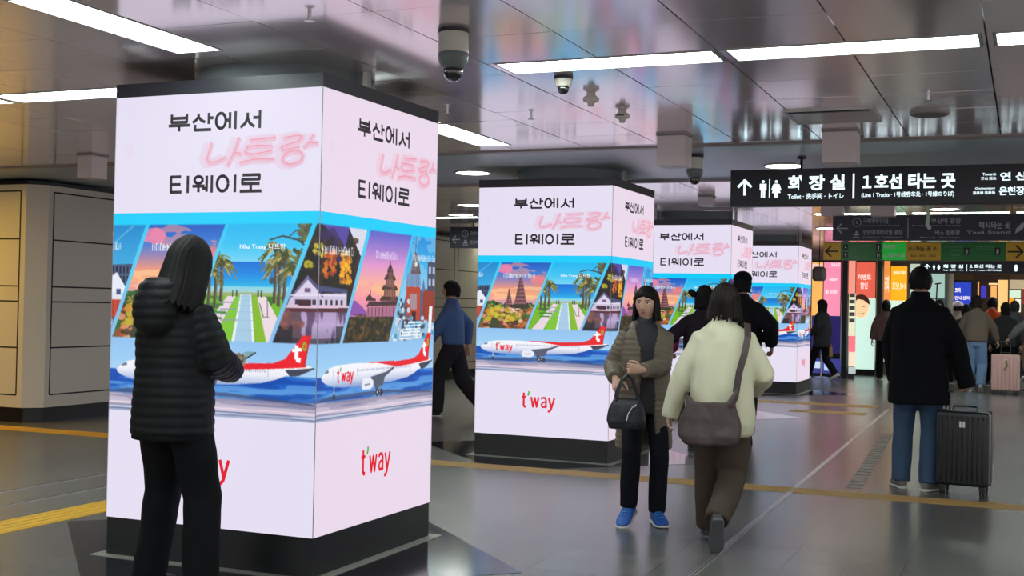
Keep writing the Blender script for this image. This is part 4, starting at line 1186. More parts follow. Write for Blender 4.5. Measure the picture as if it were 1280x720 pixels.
poster('light_box', 'pink lit poster wall behind the woman in a dark puffer', 'poster', 1013, 326, 1052, 474, SYD + .4,
       [(1014, 328, 1029, 412, (238, 176, 92), 1.0), (1029, 328, 1051, 398, (240, 140, 172), 1.0), (1014, 395, 1051, 441, (52, 44, 120), .5), (1014, 449, 1051, 466, (60, 64, 140), .8),
        (1016, 452, 1028, 460, (190, 210, 240), 1.0), (1030, 455, 1040, 463, (170, 196, 236), 1.0), (1015, 330, 1028, 346, (244, 196, 180), 1.0)],
       extra=many(txt('SALE', 1038, 1049, 329, 333), txt('봄 신상', 1031, 1046, 362, 367), txt('NEW', 1036, 1046, 348, 351)))
poster('shop_column', 'black square column left of the red and mint poster', 'column', 1051.5, 322, 1060, 473, SYD - .1, [(1053, 323, 1054, 324, (20, 20, 22), .0)], frame=(16, 14, 16), depth=.4)
poster('light_box', 'narrow light box with salmon top and small printed notices, beside the black column', 'poster', 1060, 322, 1069.5, 473, SYD,
       [(1060.5, 325, 1069.5, 367, (238, 146, 128), 1.0), (1060.5, 367, 1069.5, 420, (228, 222, 190), 1.0), (1060.5, 420, 1069.5, 440, (240, 120, 130), 1.0), (1060.5, 440, 1069.5, 458, (236, 214, 190), 1.0), (1060.5, 459, 1069.5, 467, (190, 200, 200), .8)],
       frame=(70, 66, 66), extra=None)
bm = bmesh.new()
p = at(1065, 400, SYD - .03)
for k in range(5): plate(bm, [(p.x - .06, p.z + .55 - k * .13), (p.x + .05, p.z + .55 - k * .13), (p.x + .05, p.z + .47 - k * .13), (p.x - .06, p.z + .47 - k * .13)], SYD - .012)
me = bpy.data.meshes.new('notice_sheet'); bm.to_mesh(me); bm.free(); o = link_mesh('notice_sheet', me, mat('notice', (150, 160, 150), rough=.6)); tag(o, 'column of small printed notices on the narrow light box', 'notice', kind='stuff')
pr = poster('light_box', 'red and mint poster with a drawn smiling face, left of the second black column', 'poster', 1066, 326, 1095.5, 467, SYD + 1.6,
       [(1066, 328, 1094.5, 373, (226, 98, 78), 1.0), (1066, 373, 1094.5, 461, (204, 236, 222), 1.0)], frame=(24, 24, 26),
       extra=many(txt('이벤트', 1072, 1088, 343, 350), txt('할인', 1075, 1084, 353, 361)))
def drawn_face(new):
    bm = new()
    a = at(1066, 467, SYD + 1.6); X = lambda u: at(u, 390, SYD + 1.6).x - a.x; Z = lambda v: at(1080, v, SYD + 1.6).z
    plate(bm, [(X(1076) + .17 * math.cos(t), Z(384) + .24 * math.sin(t)) for t in np.linspace(0, 2 * PI, 20, endpoint=False)], -.008)
lettering(pr, mat('drawn_skin', (250, 208, 160), rough=.5, emit=.95), drawn_face, 'drawn_face')
def drawn_hair(new):
    bm = new()
    a = at(1066, 467, SYD + 1.6); X = lambda u: at(u, 390, SYD + 1.6).x - a.x; Z = lambda v: at(1080, v, SYD + 1.6).z
    plate(bm, [(X(1076) + .19 * math.cos(t), Z(380) + .21 * math.sin(t)) for t in np.linspace(-.1, PI + .1, 14)] + [(X(1072), Z(374)), (X(1079), Z(375))], -.010)
    stroke(bm, [(X(1077), Z(383)), (X(1081), Z(383))], .02, -.011); stroke(bm, [(X(1074), Z(392)), (X(1078), Z(393)), (X(1080), Z(391))], .015, -.011)
lettering(pr, mat('drawn_ink', (96, 58, 44), rough=.5, emit=.3), drawn_hair, 'drawn_hair')
poster('shop_column', 'black square column between the red poster and the orange poster', 'column', 1095, 322, 1103, 466, SYD + 1.2, [(1092, 323, 1093, 324, (20, 20, 22), .0)], frame=(16, 14, 16), depth=.4)
poster('light_box', 'orange lit poster wall behind the man in the black coat', 'poster', 1101, 322, 1150, 452, SYD + 2.6,
       [(1101, 324, 1113, 376, (232, 142, 74), 1.0), (1113, 333, 1134, 379, (248, 170, 26), 1.0), (1101, 376, 1134, 452, (206, 230, 212), 1.0), (1136, 330, 1150, 452, (200, 214, 196), .8)], frame=(110, 96, 80),
       extra=many(txt('커피', 1105.5, 1110.5, 345, 366), txt('도넛 5+1', 1115, 1131, 353, 362), txt('GRAND OPEN', 1116, 1131, 339, 343)))
poster('shop_facade', 'pale mint shop front right behind the head of the man in the black coat', 'shop', 1156, 341, 1182, 450, SYD + 3,
       [(1160, 343, 1181, 372, (172, 206, 196), .75), (1160, 374, 1172, 448, (178, 200, 188), .6)], frame=(120, 150, 146))
def clothes_rail(new):
    bm = new()
    a = at(1156, 450, SYD + 3); X = lambda u: at(u, 390, SYD + 3).x - a.x; Z = lambda v: at(1170, v, SYD + 3).z
    stroke(bm, [(X(1168), Z(355)), (X(1176), Z(354))], .03, -.01); stroke(bm, [(X(1171), Z(354)), (X(1170), Z(382))], .03, -.01)
root = [o for o in bpy.data.objects if o.get('label', '').startswith('pale mint shop')][0]
lettering(root, m_void, clothes_rail, 'wall_lamp')
p, q = at(1181, 460, SYD + 2.2), at(1192, 341, SYD + 2.2)
bm = bmesh.new(); lathe(bm, [((q.x - p.x) / 2, 0), ((q.x - p.x) / 2, CZ + .02)], 28, Matrix.Translation(((p.x + q.x) / 2, SYD + 2.4, 0)))
tag(obj('shop_column', bm, mat('grey_column', (168, 164, 148), rough=.4), smooth=False), 'round grey column left of the blue screen', 'column')
poster('shop_screen', 'blue lit screen with white lines, right of the grey column', 'screen', 1191, 350, 1222, 450, SYD + 4,
       [(1193, 353, 1214, 384, (40, 66, 190), .9), (1193, 385, 1214, 396, (70, 90, 190), .7)], frame=(40, 26, 24),
       extra=many(txt('고객', 1193, 1200, 360, 366, .03), txt('안내센터', 1193, 1212, 370, 375, .03)))
poster('shop_facade', 'orange panelled shop front behind the brown sweater man', 'shop', 1216, 344, 1262, 450, SYD + 4.4,
       [(1217.5, 352, 1224, 384, (250, 168, 74), 1.0), (1226, 357, 1233, 372, (66, 56, 190), .9), (1238, 357, 1246, 384, (238, 172, 96), 1.0), (1247, 350, 1260, 390, (244, 196, 122), 1.0), (1236, 354, 1247, 356, (252, 214, 150), 1.0)], frame=(96, 62, 46))
poster('shop_facade', 'pale green and orange shop sign at the right edge of the picture', 'shop', 1258, 348, 1292, 450, SYD + 5,
       [(1260, 362.5, 1276, 372, (206, 232, 206), 1.0), (1259, 372, 1268, 381, (244, 158, 40), 1.0), (1269, 374, 1276, 390, (236, 240, 220), 1.0), (1277, 360, 1292, 380, (150, 60, 44), .6), (1259, 350, 1292, 361, (206, 186, 150), .7)], frame=(130, 108, 84))
# hanging hexagonal lamp by the pink poster and the mannequin below it
c = at(1024, 343, 24.6)
root = thing('pendant_lamp', 'dark six sided pendant lamp in front of the pink poster', 'lamp', (c.x, 24.6, c.z))
bm = bmesh.new(); lathe(bm, [(.10, -.13), (.135, -.08), (.135, .10), (.09, .15)], 6); obj('shade', bm, mat('lamp_shade', (104, 92, 84), rough=.5), root)
bm = bmesh.new(); tube(bm, [(0, 0, .14), (0, 0, CZ - c.z)], .008, 8); obj('cord', bm, m_void, root)
c = ground(1018, 474)
root = thing('dress_stand', 'pale yellow dress on a stand beside the farthest pillar', 'dress stand', (c.x + .02, 25.9, 0))
bm = bmesh.new(); lathe(bm, [(.15, .62), (.17, .70), (.13, .92), (.075, 1.08), (.10, 1.22), (.06, 1.32), (.03, 1.36)], 20); obj('dress', bm, mat('pale_dress', (228, 214, 160), rough=.7), root, smooth=True)
bm = bmesh.new(); tube(bm, [(0, 0, .02), (0, 0, .65)], .018, 8); lathe(bm, [(.16, 0), (.16, .012), (.02, .03)], 20); obj('stand', bm, m_steel, root)
# ------------------------------------------------------------------ people
def V(*a): return Vector(a)


def remesh(bm, voxel, smooth=2, fac=.5):
    """melt the overlapping closed pieces of a bmesh into one continuous surface"""
    me = bpy.data.meshes.new('tmp'); bmesh.ops.recalc_face_normals(bm, faces=bm.faces); bm.to_mesh(me); bm.free()
    o = bpy.data.objects.new('tmp', me); COL.objects.link(o)
    r = o.modifiers.new('r', 'REMESH'); r.mode = 'VOXEL'; r.voxel_size = voxel; r.use_smooth_shade = True
    if smooth:
        s = o.modifiers.new('s', 'SMOOTH'); s.iterations = smooth; s.factor = fac
    dg = bpy.context.evaluated_depsgraph_get(); out = bpy.data.meshes.new_from_object(o.evaluated_get(dg))
    bpy.data.objects.remove(o); bpy.data.meshes.remove(me)
    out.polygons.foreach_set('use_smooth', [True] * len(out.polygons))
    return out


def get_co(me):
    a = np.empty(len(me.vertices) * 3, np.float32); me.vertices.foreach_get('co', a); return a.reshape(-1, 3).astype(float)


def get_no(me):
    a = np.empty(len(me.vertices) * 3, np.float32); me.vertices.foreach_get('normal', a); return a.reshape(-1, 3).astype(float)


def displace(me, d):
    co = get_co(me) + get_no(me) * np.asarray(d)[:, None]
    me.vertices.foreach_set('co', co.astype(np.float32).ravel()); me.update()


def folds(me, amp, freq, seed=0, stretch=(1, 1, .45), warp=.0):
    co = get_co(me); st = Vector(stretch) * freq; off = Vector((seed * 3.7, seed * 1.3, seed * 2.1))
    d = [amp * (noise.noise(Vector((c[0] * st.x, c[1] * st.y, c[2] * st.z)) + off) + .5 * noise.noise(Vector((c[0] * st.x, c[1] * st.y, c[2] * st.z)) * 2.1 - off)) for c in co]
    displace(me, d)


def bone_param(co, bones):
    """for each vertex the nearest bone polyline and the length along it"""
    best = np.full(len(co), 1e9); par = np.zeros(len(co)); idx = np.zeros(len(co), int)
    for bi, path in enumerate(bones):
        s = 0.0
        for a, b in zip(path[:-1], path[1:]):
            a = np.array(a); b = np.array(b); ab = b - a; L = np.linalg.norm(ab)
            t = np.clip(((co - a) @ ab) / (L * L), 0, 1); d = np.linalg.norm(co - (a + t[:, None] * ab), axis=1)
            k = d < best; best[k] = d[k]; par[k] = s + t[k] * L; idx[k] = bi; s += L
    return par, idx, best


def quilt(me, bones, step, depth, rad=None):
    """sewn channels across each bone: puffy between seams"""
    co = get_co(me)
    if rad is not None:   # per-bone radius, so that the arm seams win on the sleeves
        best = np.full(len(co), 1e9); par = np.zeros(len(co))
        for bi, path in enumerate(bones):
            p, _, d = bone_param(co, [path]); d = d / rad[bi]; k = d < best; best[k] = d[k]; par[k] = p[k]
    else: par, _, _ = bone_param(co, bones)
    ph = (par / step) % 1.0
    displace(me, depth * (np.sqrt(np.abs(np.sin(PI * ph))) - .75))


def ik(a, c, la, lb, pole):
    """middle joint of a two-bone limb from a to c, bending towards pole"""
    a, c, pole = Vector(a), Vector(c), Vector(pole); d = c - a; L = min(d.length, (la + lb) * .999); n = d.normalized()
    c = a + n * L; x = (la * la - lb * lb + L * L) / (2 * L); h = math.sqrt(max(0, la * la - x * x))
    p = (pole - n * pole.dot(n)).normalized(); return a + n * x + p * h, c


def ering(bm, c, rx, ry, n=28, e=1.0, rot=0.0, tilt=None):
    """horizontal super-ellipse ring"""
    out = []
    for i in range(n):
        t = 2 * PI * i / n; x = math.copysign(abs(math.cos(t)) ** e, math.cos(t)) * rx; y = math.copysign(abs(math.sin(t)) ** e, math.sin(t)) * ry
        p = Vector((x * math.cos(rot) - y * math.sin(rot), x * math.sin(rot) + y * math.cos(rot), 0))
        if tilt is not None: p = tilt @ p
        out.append(bm.verts.new(Vector(c) + p))
    return out


def skin_rings(bm, rings):
    n = len(rings[0])
    for a, b in zip(rings[:-1], rings[1:]):
        for i in range(n): bm.faces.new((a[i], a[(i + 1) % n], b[(i + 1) % n], b[i]))
    bm.faces.new(rings[0][::-1]); bm.faces.new(rings[-1])


def torso(bm, sp, prof, n=28, e=.85):
    """prof: (height, half width, half depth, forward offset)"""
    skin_rings(bm, [ering(bm, sp(z) + V(0, o, 0), rx, ry, n, e) for z, rx, ry, o in prof])


def open_coat(bm, sp, prof, th=.022, n=40):
    """coat body open down the front; prof rows: (height, half width, half depth, forward offset, half opening angle)"""
    outer, inner = [], []
    for z, rx, ry, o, op in prof:
        c = sp(z) + V(0, o, 0); ro, ri = [], []
        for i in range(n + 1):
            t = PI / 2 + op + (2 * PI - 2 * op) * i / n; cx, sy = math.cos(t), math.sin(t)
            ro.append(bm.verts.new(c + V(cx * rx, sy * ry, 0))); ri.append(bm.verts.new(c + V(cx * (rx - th), sy * (ry - th), 0)))
        outer.append(ro); inner.append(ri)
    for k in range(len(prof) - 1):
        for i in range(n):
            bm.faces.new((outer[k][i], outer[k][i + 1], outer[k + 1][i + 1], outer[k + 1][i])); bm.faces.new((inner[k][i], inner[k + 1][i], inner[k + 1][i + 1], inner[k][i + 1]))
        for i in (0, n): bm.faces.new((outer[k][i], outer[k + 1][i], inner[k + 1][i], inner[k][i]))
    for k in (0, len(prof) - 1):
        for i in range(n): bm.faces.new((outer[k][i], outer[k][i + 1], inner[k][i + 1], inner[k][i]))


def hand(bm, wrist, d, palm, thumb, s=1.0, curl=.6, curls=None, spread=.05):
    """palm with four separate jointed fingers and a thumb; d finger direction, palm = where the palm faces, thumb = towards the thumb side"""
    d = Vector(d).normalized(); palm = Vector(palm); palm = (palm - d * palm.dot(d)).normalized()
    sd = d.cross(palm)
    if sd.dot(Vector(thumb)) < 0: sd = -sd
    W = Vector(wrist); P = lambda a, b, c: W + (d * a + sd * b + palm * c) * s
    rows = [(-.02, .026, .019), (.01, .029, .019), (.045, .039, .017), (.075, .043, .015), (.094, .040, .011)]
    rings = []
    for a, w, t in rows:
        rings.append([bm.verts.new(P(a, w * math.cos(2 * PI * i / 14), t * math.sin(2 * PI * i / 14))) for i in range(14)])
    skin_rings(bm, rings)
    for k, (b, L) in enumerate(((.030, .073), (.0105, .081), (-.0095, .075), (-.029, .058))):
        cu = curls[k] if curls else curl * (1 + .08 * k); ang = 0.0; p = P(.082, b, 0); path = [p]; q = d + sd * (spread * (1.5 - k))
        q.normalize()
        for seg, w in ((.44, .55), (.31, 1.0), (.25, .75)):
            ang += cu * w; p = p + (q * math.cos(ang) + palm * math.sin(ang)) * (L * seg * s); path.append(p)
        tube(bm, path, [.0092 * s, .0088 * s, .008 * s, .0068 * s], 10, round_ends=True)
    p = P(.018, .026, .006); q = (d * .62 + sd * .62 + palm * (.25 + .3 * curl)).normalized(); path = [p]
    for L, tw in ((.042, 0), (.034, .5), (.026, .35)):
        q = (q + (d * .5 + palm * .45 - sd * .5) * tw * (.5 + curl)).normalized(); p = p + q * L * s; path.append(p)
    tube(bm, path, [.0125 * s, .0115 * s, .0098 * s, .0080 * s], 10, round_ends=True)


def head(bm, M, s=1.0, female=False, skin=(222, 178, 152), nx=72, nz=56, cl=None, lips=(176, 104, 96)):
    """head about 0.235 m tall at s=1, centre at M's origin, face towards +y"""
    def shape(th, ph):      # th 0 at crown .. pi at chin-neck, ph angle around, 0 = +y (front)
        x, y, z = math.sin(th) * math.sin(ph), math.sin(th) * math.cos(ph), math.cos(th)
        rx, ry, rz = .0755, .093, .1175
        X, Y, Z = x * rx, y * ry, z * rz
        zz = Z / .1175
        if zz < 0:
            j = (-zz) ** 1.4; X *= 1 - (.36 if female else .30) * j
            if Y > 0: Y *= 1 - .10 * j
            else: Y *= 1 - .42 * j
        if Y < 0 and zz > -.2: Y *= 1.05
        fr = max(0, y) ** 1.5
        g = lambda a, b, sa, sb, X=X, Z=Z: math.exp(-((X - a) / sa) ** 2 - ((Z - b) / sb) ** 2)
        d = 0
        d += .0215 * g(0, -.028, .0105, .0135) + .013 * g(0, -.008, .0085, .024)                  # nose
        d += .005 * (g(.013, -.031, .007, .008) + g(-.013, -.031, .007, .008))                   # nostrils
        d -= .0105 * (g(.031, .008, .015, .011) + g(-.031, .008, .015, .011))                    # eye sockets
        d += .0062 * (g(.031, .006, .011, .0065) + g(-.031, .006, .011, .0065))                   # lids
        d += .004 * (g(.028, .027, .020, .008) + g(-.028, .027, .020, .008))                     # brow
        d += .0055 * g(0, -.060, .020, .005) + .0060 * g(0, -.069, .017, .005) - .0045 * g(0, -.0645, .022, .0024)   # lips
        d += .008 * g(0, -.094, .020, .014) - .003 * g(0, -.082, .02, .006)                      # chin
        d += .004 * (g(.043, -.025, .018, .02) + g(-.043, -.025, .018, .02))                     # cheeks
        Y += d * fr
        return Vector((X, Y, Z))
    rows = []
    for i in range(nz + 1):
        th = PI * (.004 + .992 * i / nz); row = []
        for j in range(nx):
            t = j / nx * 2 * PI; ph = t - .45 * math.sin(t)      # more columns in the face
            p = shape(th, ph); v = bm.verts.new(M @ (p * s))
            if cl is not None:
                c = skin
                if p.y > .03:
                    X, Z = abs(p.x), p.z
                    if ((X - .031) / .0125) ** 2 + ((Z - .007) / .0052) ** 2 < 1: c = (226, 220, 214)
                    if ((X - .031) / .0055) ** 2 + ((Z - .007) / .0055) ** 2 < 1: c = (40, 26, 22)
                    if ((X - .031) / .016) ** 2 < 1 and abs(Z - .0135) < .002: c = (50, 34, 30)
                    if abs(X - .031) < .018 and abs(Z - .027 + .12 * abs(X - .031)) < .0032: c = (58, 42, 36)
                    if (p.x / .022) ** 2 + ((Z + .0645) / .0085) ** 2 < 1: c = lips
                    if (p.x / .022) ** 2 < 1 and abs(Z + .0645) < .0013: c = (110, 60, 56)
                v[cl] = rgb(*c)
            row.append(v)
        rows.append(row)
    for a, b in zip(rows[:-1], rows[1:]):
        for j in range(nx): bm.faces.new((a[j], a[(j + 1) % nx], b[(j + 1) % nx], b[j]))
    bm.faces.new(rows[0][::-1]); bm.faces.new(rows[-1])
    for sx in (-1, 1):       # ears
        n0 = len(bm.verts); rings = []
        for k, (o, a, b2) in enumerate(((-.008, .012, .022), (.002, .015, .028), (.010, .017, .032), (.015, .014, .028), (.012, .008, .018))):
            rings.append([bm.verts.new(M @ (Vector((sx * (.071 + o), -.008 + a * math.cos(t) - o * .3, -.004 + b2 * math.sin(t))) * s)) for t in np.linspace(0, 2 * PI, 14, endpoint=False)])
        skin_rings(bm, rings)
        if cl is not None:
            bm.verts.ensure_lookup_table()
            for v in bm.verts[n0:]: v[cl] = rgb(*skin)


def hair(M, m, parent, s=1.0, length=.12, opening=1.15, fringe=.055, flare=1.0, seed=1, rough=.004, name='hair', thick=.018, back=0.0, tips=.012, n=96, nv=30):
    """shell of hair hanging from the crown; opening = half angle of the face gap, length = how far below the head centre it falls"""
    bm = bmesh.new(); r = np.random.default_rng(seed)
    ph = r.uniform(0, 6.28, 5)
    strand = [rough * (.6 * math.sin(23 * t + ph[0]) + .5 * math.sin(41 * t + ph[1]) + .5 * math.sin(67 * t + ph[2])) for t in np.linspace(0, 2 * PI, n + 1)]
    tip = [tips * (math.sin(17 * t + ph[3]) + .7 * math.sin(37 * t + ph[4])) for t in np.linspace(0, 2 * PI, n + 1)]
    zt = .1285
    rows = []
    for i in range(nv + 1):
        f = i / nv; row = []
        for j in range(n + 1):
            u = j / n                                   # around: 0 = right edge of face gap .. 1 = left edge
            zl = -length + tip[j]
            # crown part: whole cap down to the hairline, then curtain with the face gap
            zz = zt - (zt - zl) * f ** 1.15
            if zz > fringe: a0 = 0.0
            else: a0 = opening * min(1, ((fringe - zz) / .035)) ** .6
            t = a0 + (2 * PI - 2 * a0) * u
            if zz > 0: k = math.sqrt(max(0, 1 - (zz / zt) ** 2))
            else: k = 1 - .10 * min(1, -zz / .1) * (2 - flare)
            w = .088 * k * (1 if zz > 0 else flare ** min(1, -zz / .12)); dd = .108 * k
            y = math.cos(t) * dd; x = math.sin(t) * w
            if y < 0: y = y * (1 + .06) - back * max(0, -zz)
            rr = 1 + strand[j] / .09
            row.append(bm.verts.new(M @ (Vector((x * rr, y * rr - .004, zz)) * s)))
        rows.append(row)
    for a, b in zip(rows[:-1], rows[1:]):
        for j in range(n): bm.faces.new((a[j], a[j + 1], b[j + 1], b[j]))
    bmesh.ops.remove_doubles(bm, verts=bm.verts, dist=.0012)
    o = obj(name, bm, m, parent, smooth=True)
    so = o.modifiers.new('t', 'SOLIDIFY'); so.thickness = thick * s; so.offset = -1
    return o


def shoe(parent, ankle, yaw, pitch, s, upper, sole, height=.085, name='shoe', roll=0.0, lace=None, tall=1.0):
    """shoe around a foot: ankle joint position, yaw about z, pitch (heel up positive)"""
    M = Matrix.Translation(Vector(ankle)) @ Matrix.Rotation(yaw, 4, 'Z') @ Matrix.Rotation(roll, 4, 'Y') @ Matrix.Rotation(-pitch, 4, 'X')
    def ringset(bm, rows):
        rings = []
        for y, w, z0, z1, xo in rows:
            ring = []
            for i in range(18):
                t = 2 * PI * i / 18; cx, sz = math.cos(t), math.sin(t)
                x = w * math.copysign(abs(cx) ** .7, cx) + xo; z = (z0 + z1) / 2 + (z1 - z0) / 2 * math.copysign(abs(sz) ** .7, sz)
                ring.append(bm.verts.new(M @ (Vector((x, y, z - height / s if False else z - .085)) * s)))
            rings.append(ring)
        skin_rings(bm, rings)
    bm = bmesh.new()
    T = tall
    ringset(bm, [(-.068, .018, .02, .06, 0), (-.062, .030, .015, .085 * T, 0), (-.04, .037, .012, .10 * T, 0), (-.01, .038, .012, .105 * T, 0), (.025, .039, .012, .097, 0), (.06, .042, .012, .080, 0), (.10, .046, .012, .064, 0), (.14, .047, .012, .052, 0), (.165, .042, .014, .045, 0), (.185, .028, .016, .036, 0), (.193, .012, .018, .028, 0)])
    o = obj(name, bm, upper, parent, smooth=True)
    sb = o.modifiers.new('s', 'SUBSURF'); sb.levels = 1; sb.render_levels = 1
    bm = bmesh.new()
    ringset(bm, [(-.074, .016, 0, .022, 0), (-.066, .034, 0, .024, 0), (-.04, .041, 0, .024, 0), (.0, .040, 0, .022, 0), (.05, .043, 0, .020, 0), (.10, .049, 0, .020, 0), (.14, .050, 0, .020, 0), (.17, .043, .002, .020, 0), (.19, .029, .005, .021, 0), (.200, .012, .009, .021, 0)])
    obj('sole', bm, sole, o, smooth=True)
    if lace is not None:
        bm = bmesh.new()
        for k in range(4):
            y = .035 + k * .024; z = .099 - k * .0125
            tube(bm, [M @ (Vector((-.024, y, z - .085 - .004)) * s), M @ (Vector((0, y + .004, z - .085 + .001)) * s), M @ (Vector((.024, y, z - .085 - .004)) * s)], .004 * s, 6)
        obj('lace', bm, lace, o)
    return o


class Figure:
    """joints of one standing or walking figure, facing +y, in metres for its own height"""
    def __init__(self, label, loc, heading, H=1.70, lean=0.0, side=0.0, hipdrop=0.0, shoulder=.175, ankles=None, wrists=None, elbow_pole=None, knee_pole=None, turn=0.0, nod=0.0, headside=0.0, group=None, head_fwd=.015):
        self.root = thing('person', label, 'person', (loc[0], loc[1], 0), heading, group)
        k = self.k = H / 1.72; self.H = H
        self.pz = .92 * k - hipdrop
        self.lean, self.side = lean, side
        px = 0.0
        self.sp = lambda z: Vector((self.side * max(0, z - self.pz), self.lean * max(0, z - self.pz), z))
        zs = 1.415 * k - hipdrop; self.zs = zs
        self.sh = {s: self.sp(zs) + V(s * shoulder * k, 0, 0) for s in (-1, 1)}
        self.hip = {s: V(s * .088 * k, 0, .90 * k - hipdrop) for s in (-1, 1)}
        ankles = ankles or {-1: ((-.09, .0, .085), 0, 0), 1: ((.09, .0, .085), 0, 0)}
        self.foot = ankles; self.knee, self.ank = {}, {}
        for s in (-1, 1):
            kp = (knee_pole or {}).get(s, (s * .10, 1, 0))
            self.knee[s], self.ank[s] = ik(self.hip[s], Vector(ankles[s][0]), .425 * k, .405 * k, kp)
        wrists = wrists or {-1: (-.26, .04, .80), 1: (.26, .04, .80)}
        self.elb, self.wri = {}, {}
        for s in (-1, 1):
            ep = (elbow_pole or {}).get(s, (s * .35, -1, -.1))
            self.elb[s], self.wri[s] = ik(self.sh[s], Vector(wrists[s]), .285 * k, .25 * k, ep)
        nb = self.sp(1.46 * k - hipdrop); self.neck = nb
        hc = nb + V(lean * .10 + 0, head_fwd * k + lean * .12, .147 * k) + V(headside, 0, 0); self.hc = hc
        self.HM = Matrix.Translation(hc) @ Matrix.Rotation(turn, 4, 'Z') @ Matrix.Rotation(-nod, 4, 'X')
        self.zmap = lambda z: z * k - (hipdrop if z > .9 else 0)
        self.arm = {s: [self.sh[s], self.elb[s], self.wri[s]] for s in (-1, 1)}

    def z(self, z): return self.zmap(z)

    def body(self, skin=(214, 170, 146), hands=None, female=False, fine=True, voxel=.012, headscale=None):
        """one continuous body: legs, trunk, arms, neck, head, and hands with fingers"""
        k = self.k; sp = self.sp; z = self.z
        bm = bmesh.new()
        torso(bm, sp, [(z(.86), .12 * k, .085 * k, 0), (z(.95), .15 * k, .10 * k, 0), (z(1.08), .125 * k, .09 * k, 0), (z(1.25), .135 * k, .095 * k, 0), (z(1.36), .13 * k, .08 * k, 0), (z(1.43), .075 * k, .06 * k, 0)])
        tube(bm, [self.neck - V(0, 0, .04 * k), self.neck + V(0, .01, .05 * k), self.hc + V(0, -.012 * k, -.03 * k)], [.062 * k, .052 * k, .054 * k], 16)
        for s in (-1, 1):
            tube(bm, [self.sh[s] + V(-s * .04 * k, 0, -.06 * k), self.elb[s], self.wri[s]], [.042 * k, .034 * k, .026 * k], 12, round_ends=True)
            tube(bm, [self.hip[s], self.knee[s], self.ank[s]], [.075 * k, .052 * k, .036 * k], 12, round_ends=True)
        core = remesh(bm, voxel, 2)
        bm = bmesh.new(); cl = bm.verts.layers.float_color.new('Col'); bm.from_mesh(core); bpy.data.meshes.remove(core)
        for v in bm.verts: v[cl] = rgb(*skin)
        hs = headscale or (k ** .5 * (.97 if female else 1.0))
        self.hs = hs
        hb = bmesh.new()
        for s in (-1, 1):
            spec = (hands or {}).get(s, {})
            d = Vector(spec.get('d', self.wri[s] - self.elb[s])).normalized()
            hand(hb, self.wri[s] + d * .015, d, spec.get('palm', (-s, 0, 0)), spec.get('thumb', (0, 1, 0)), k * (.95 if female else 1.04), spec.get('curl', .35), spec.get('curls'))
        hm = remesh(hb, .0032 if fine else .006, 1, .4)
        n0 = len(bm.verts); bm.from_mesh(hm); bpy.data.meshes.remove(hm); bm.verts.ensure_lookup_table()
        for v in bm.verts[n0:]: v[cl] = rgb(*skin)
        head(bm, self.HM, hs, female, skin, 72 if fine else 40, 56 if fine else 32, cl)
        me = bpy.data.meshes.new('body'); bm.to_mesh(me); bm.free(); me.polygons.foreach_set('use_smooth', [True] * len(me.polygons))
        return link_mesh('body', me, vcol_mat('skin', 0, rough=.5, spec=.35, sss=.0), self.root)

    def trousers(self, m, waist=(.165, .115), thigh=.088, knee=.07, hem=.062, hemz=.07, name='trousers', voxel=.011, fold=.006, top=.99, seed=0, thigh_y=1.0):
        k = self.k; bm = bmesh.new(); z = self.z
        torso(bm, self.sp, [(z(.82), waist[0] * .78 * k, waist[1] * .85 * k, 0), (z(.88), waist[0] * 1.0 * k, waist[1] * 1.04 * k, 0), (z(.94), waist[0] * 1.0 * k, waist[1] * 1.04 * k, 0), (z(top), waist[0] * .95 * k, waist[1] * k, 0)])
        for s in (-1, 1):
            h, kn, an = self.hip[s], self.knee[s], self.ank[s]; d = (an - kn).normalized()
            end = an + d * (.085 * k - hemz * k); h0 = h + V(0, 0, -.02 * k); hx = V(h.x * .97, h.y, h.z)
            tube(bm, [hx, hx.lerp(kn, .5), kn, kn.lerp(end, .5), end], [(thigh * k, thigh * k * thigh_y), (thigh * .95 * k, thigh * .97 * k * thigh_y), knee * k, (knee + hem) / 2 * 1.03 * k, hem * k], 20)
        me = remesh(bm, voxel, 2)
        if fold: folds(me, fold * k, 9, seed, (1, 1, .55))
        return link_mesh(name, me, m, self.root)

    def top(self, m, prof, sleeve=(.072, .062, .05), name='jacket', voxel=.010, smooth=2, fold=.005, quilting=None, collar=None, hood=False, cuff=True, seed=1, opened=None, sleeve_end=.0, shoulder_r=None, extra=None, fold_freq=8, drop=0.0):
        """garment for the upper body; prof rows (z, half width, half depth, offset) for a 1.72 m figure"""
        k = self.k; bm = bmesh.new(); z = self.z
        P = [(z(r[0]), r[1] * k, r[2] * k, r[3] * k) for r in prof]
        if opened: open_coat(bm, self.sp, [(*p, o) for p, o in zip(P, opened)], .030)
        else: torso(bm, self.sp, P)
        for s in (-1, 1):
            a, e, w = self.arm[s]; d = (w - e).normalized(); end = w + d * sleeve_end * k
            r0 = sleeve[0] * k; a2 = a + V(-s * .034 * k, 0, -(r0 - .022 * k)); c0 = self.sp(self.zs) + V(0, 0, -(r0 - .022 * k))
            tube(bm, [a2.lerp(c0, .35), a2, a2.lerp(e, .5), e, e.lerp(end, .5), end], [sleeve[0] * .98 * k, sleeve[0] * k, (sleeve[0] * .55 + sleeve[1] * .45) * k, sleeve[1] * k, (sleeve[1] + sleeve[2]) / 2 * 1.03 * k, sleeve[2] * k], 20, round_ends=False)
            # slope from the neck to the shoulder point
            c1, a3 = self.sp(z(1.425)), a2 + V(-s * .012 * k, 0, r0 - .062 * k)
            tube(bm, [c1, c1.lerp(a3, .5), a3], [.060 * k, .062 * k, .060 * k], 16, round_ends=True)
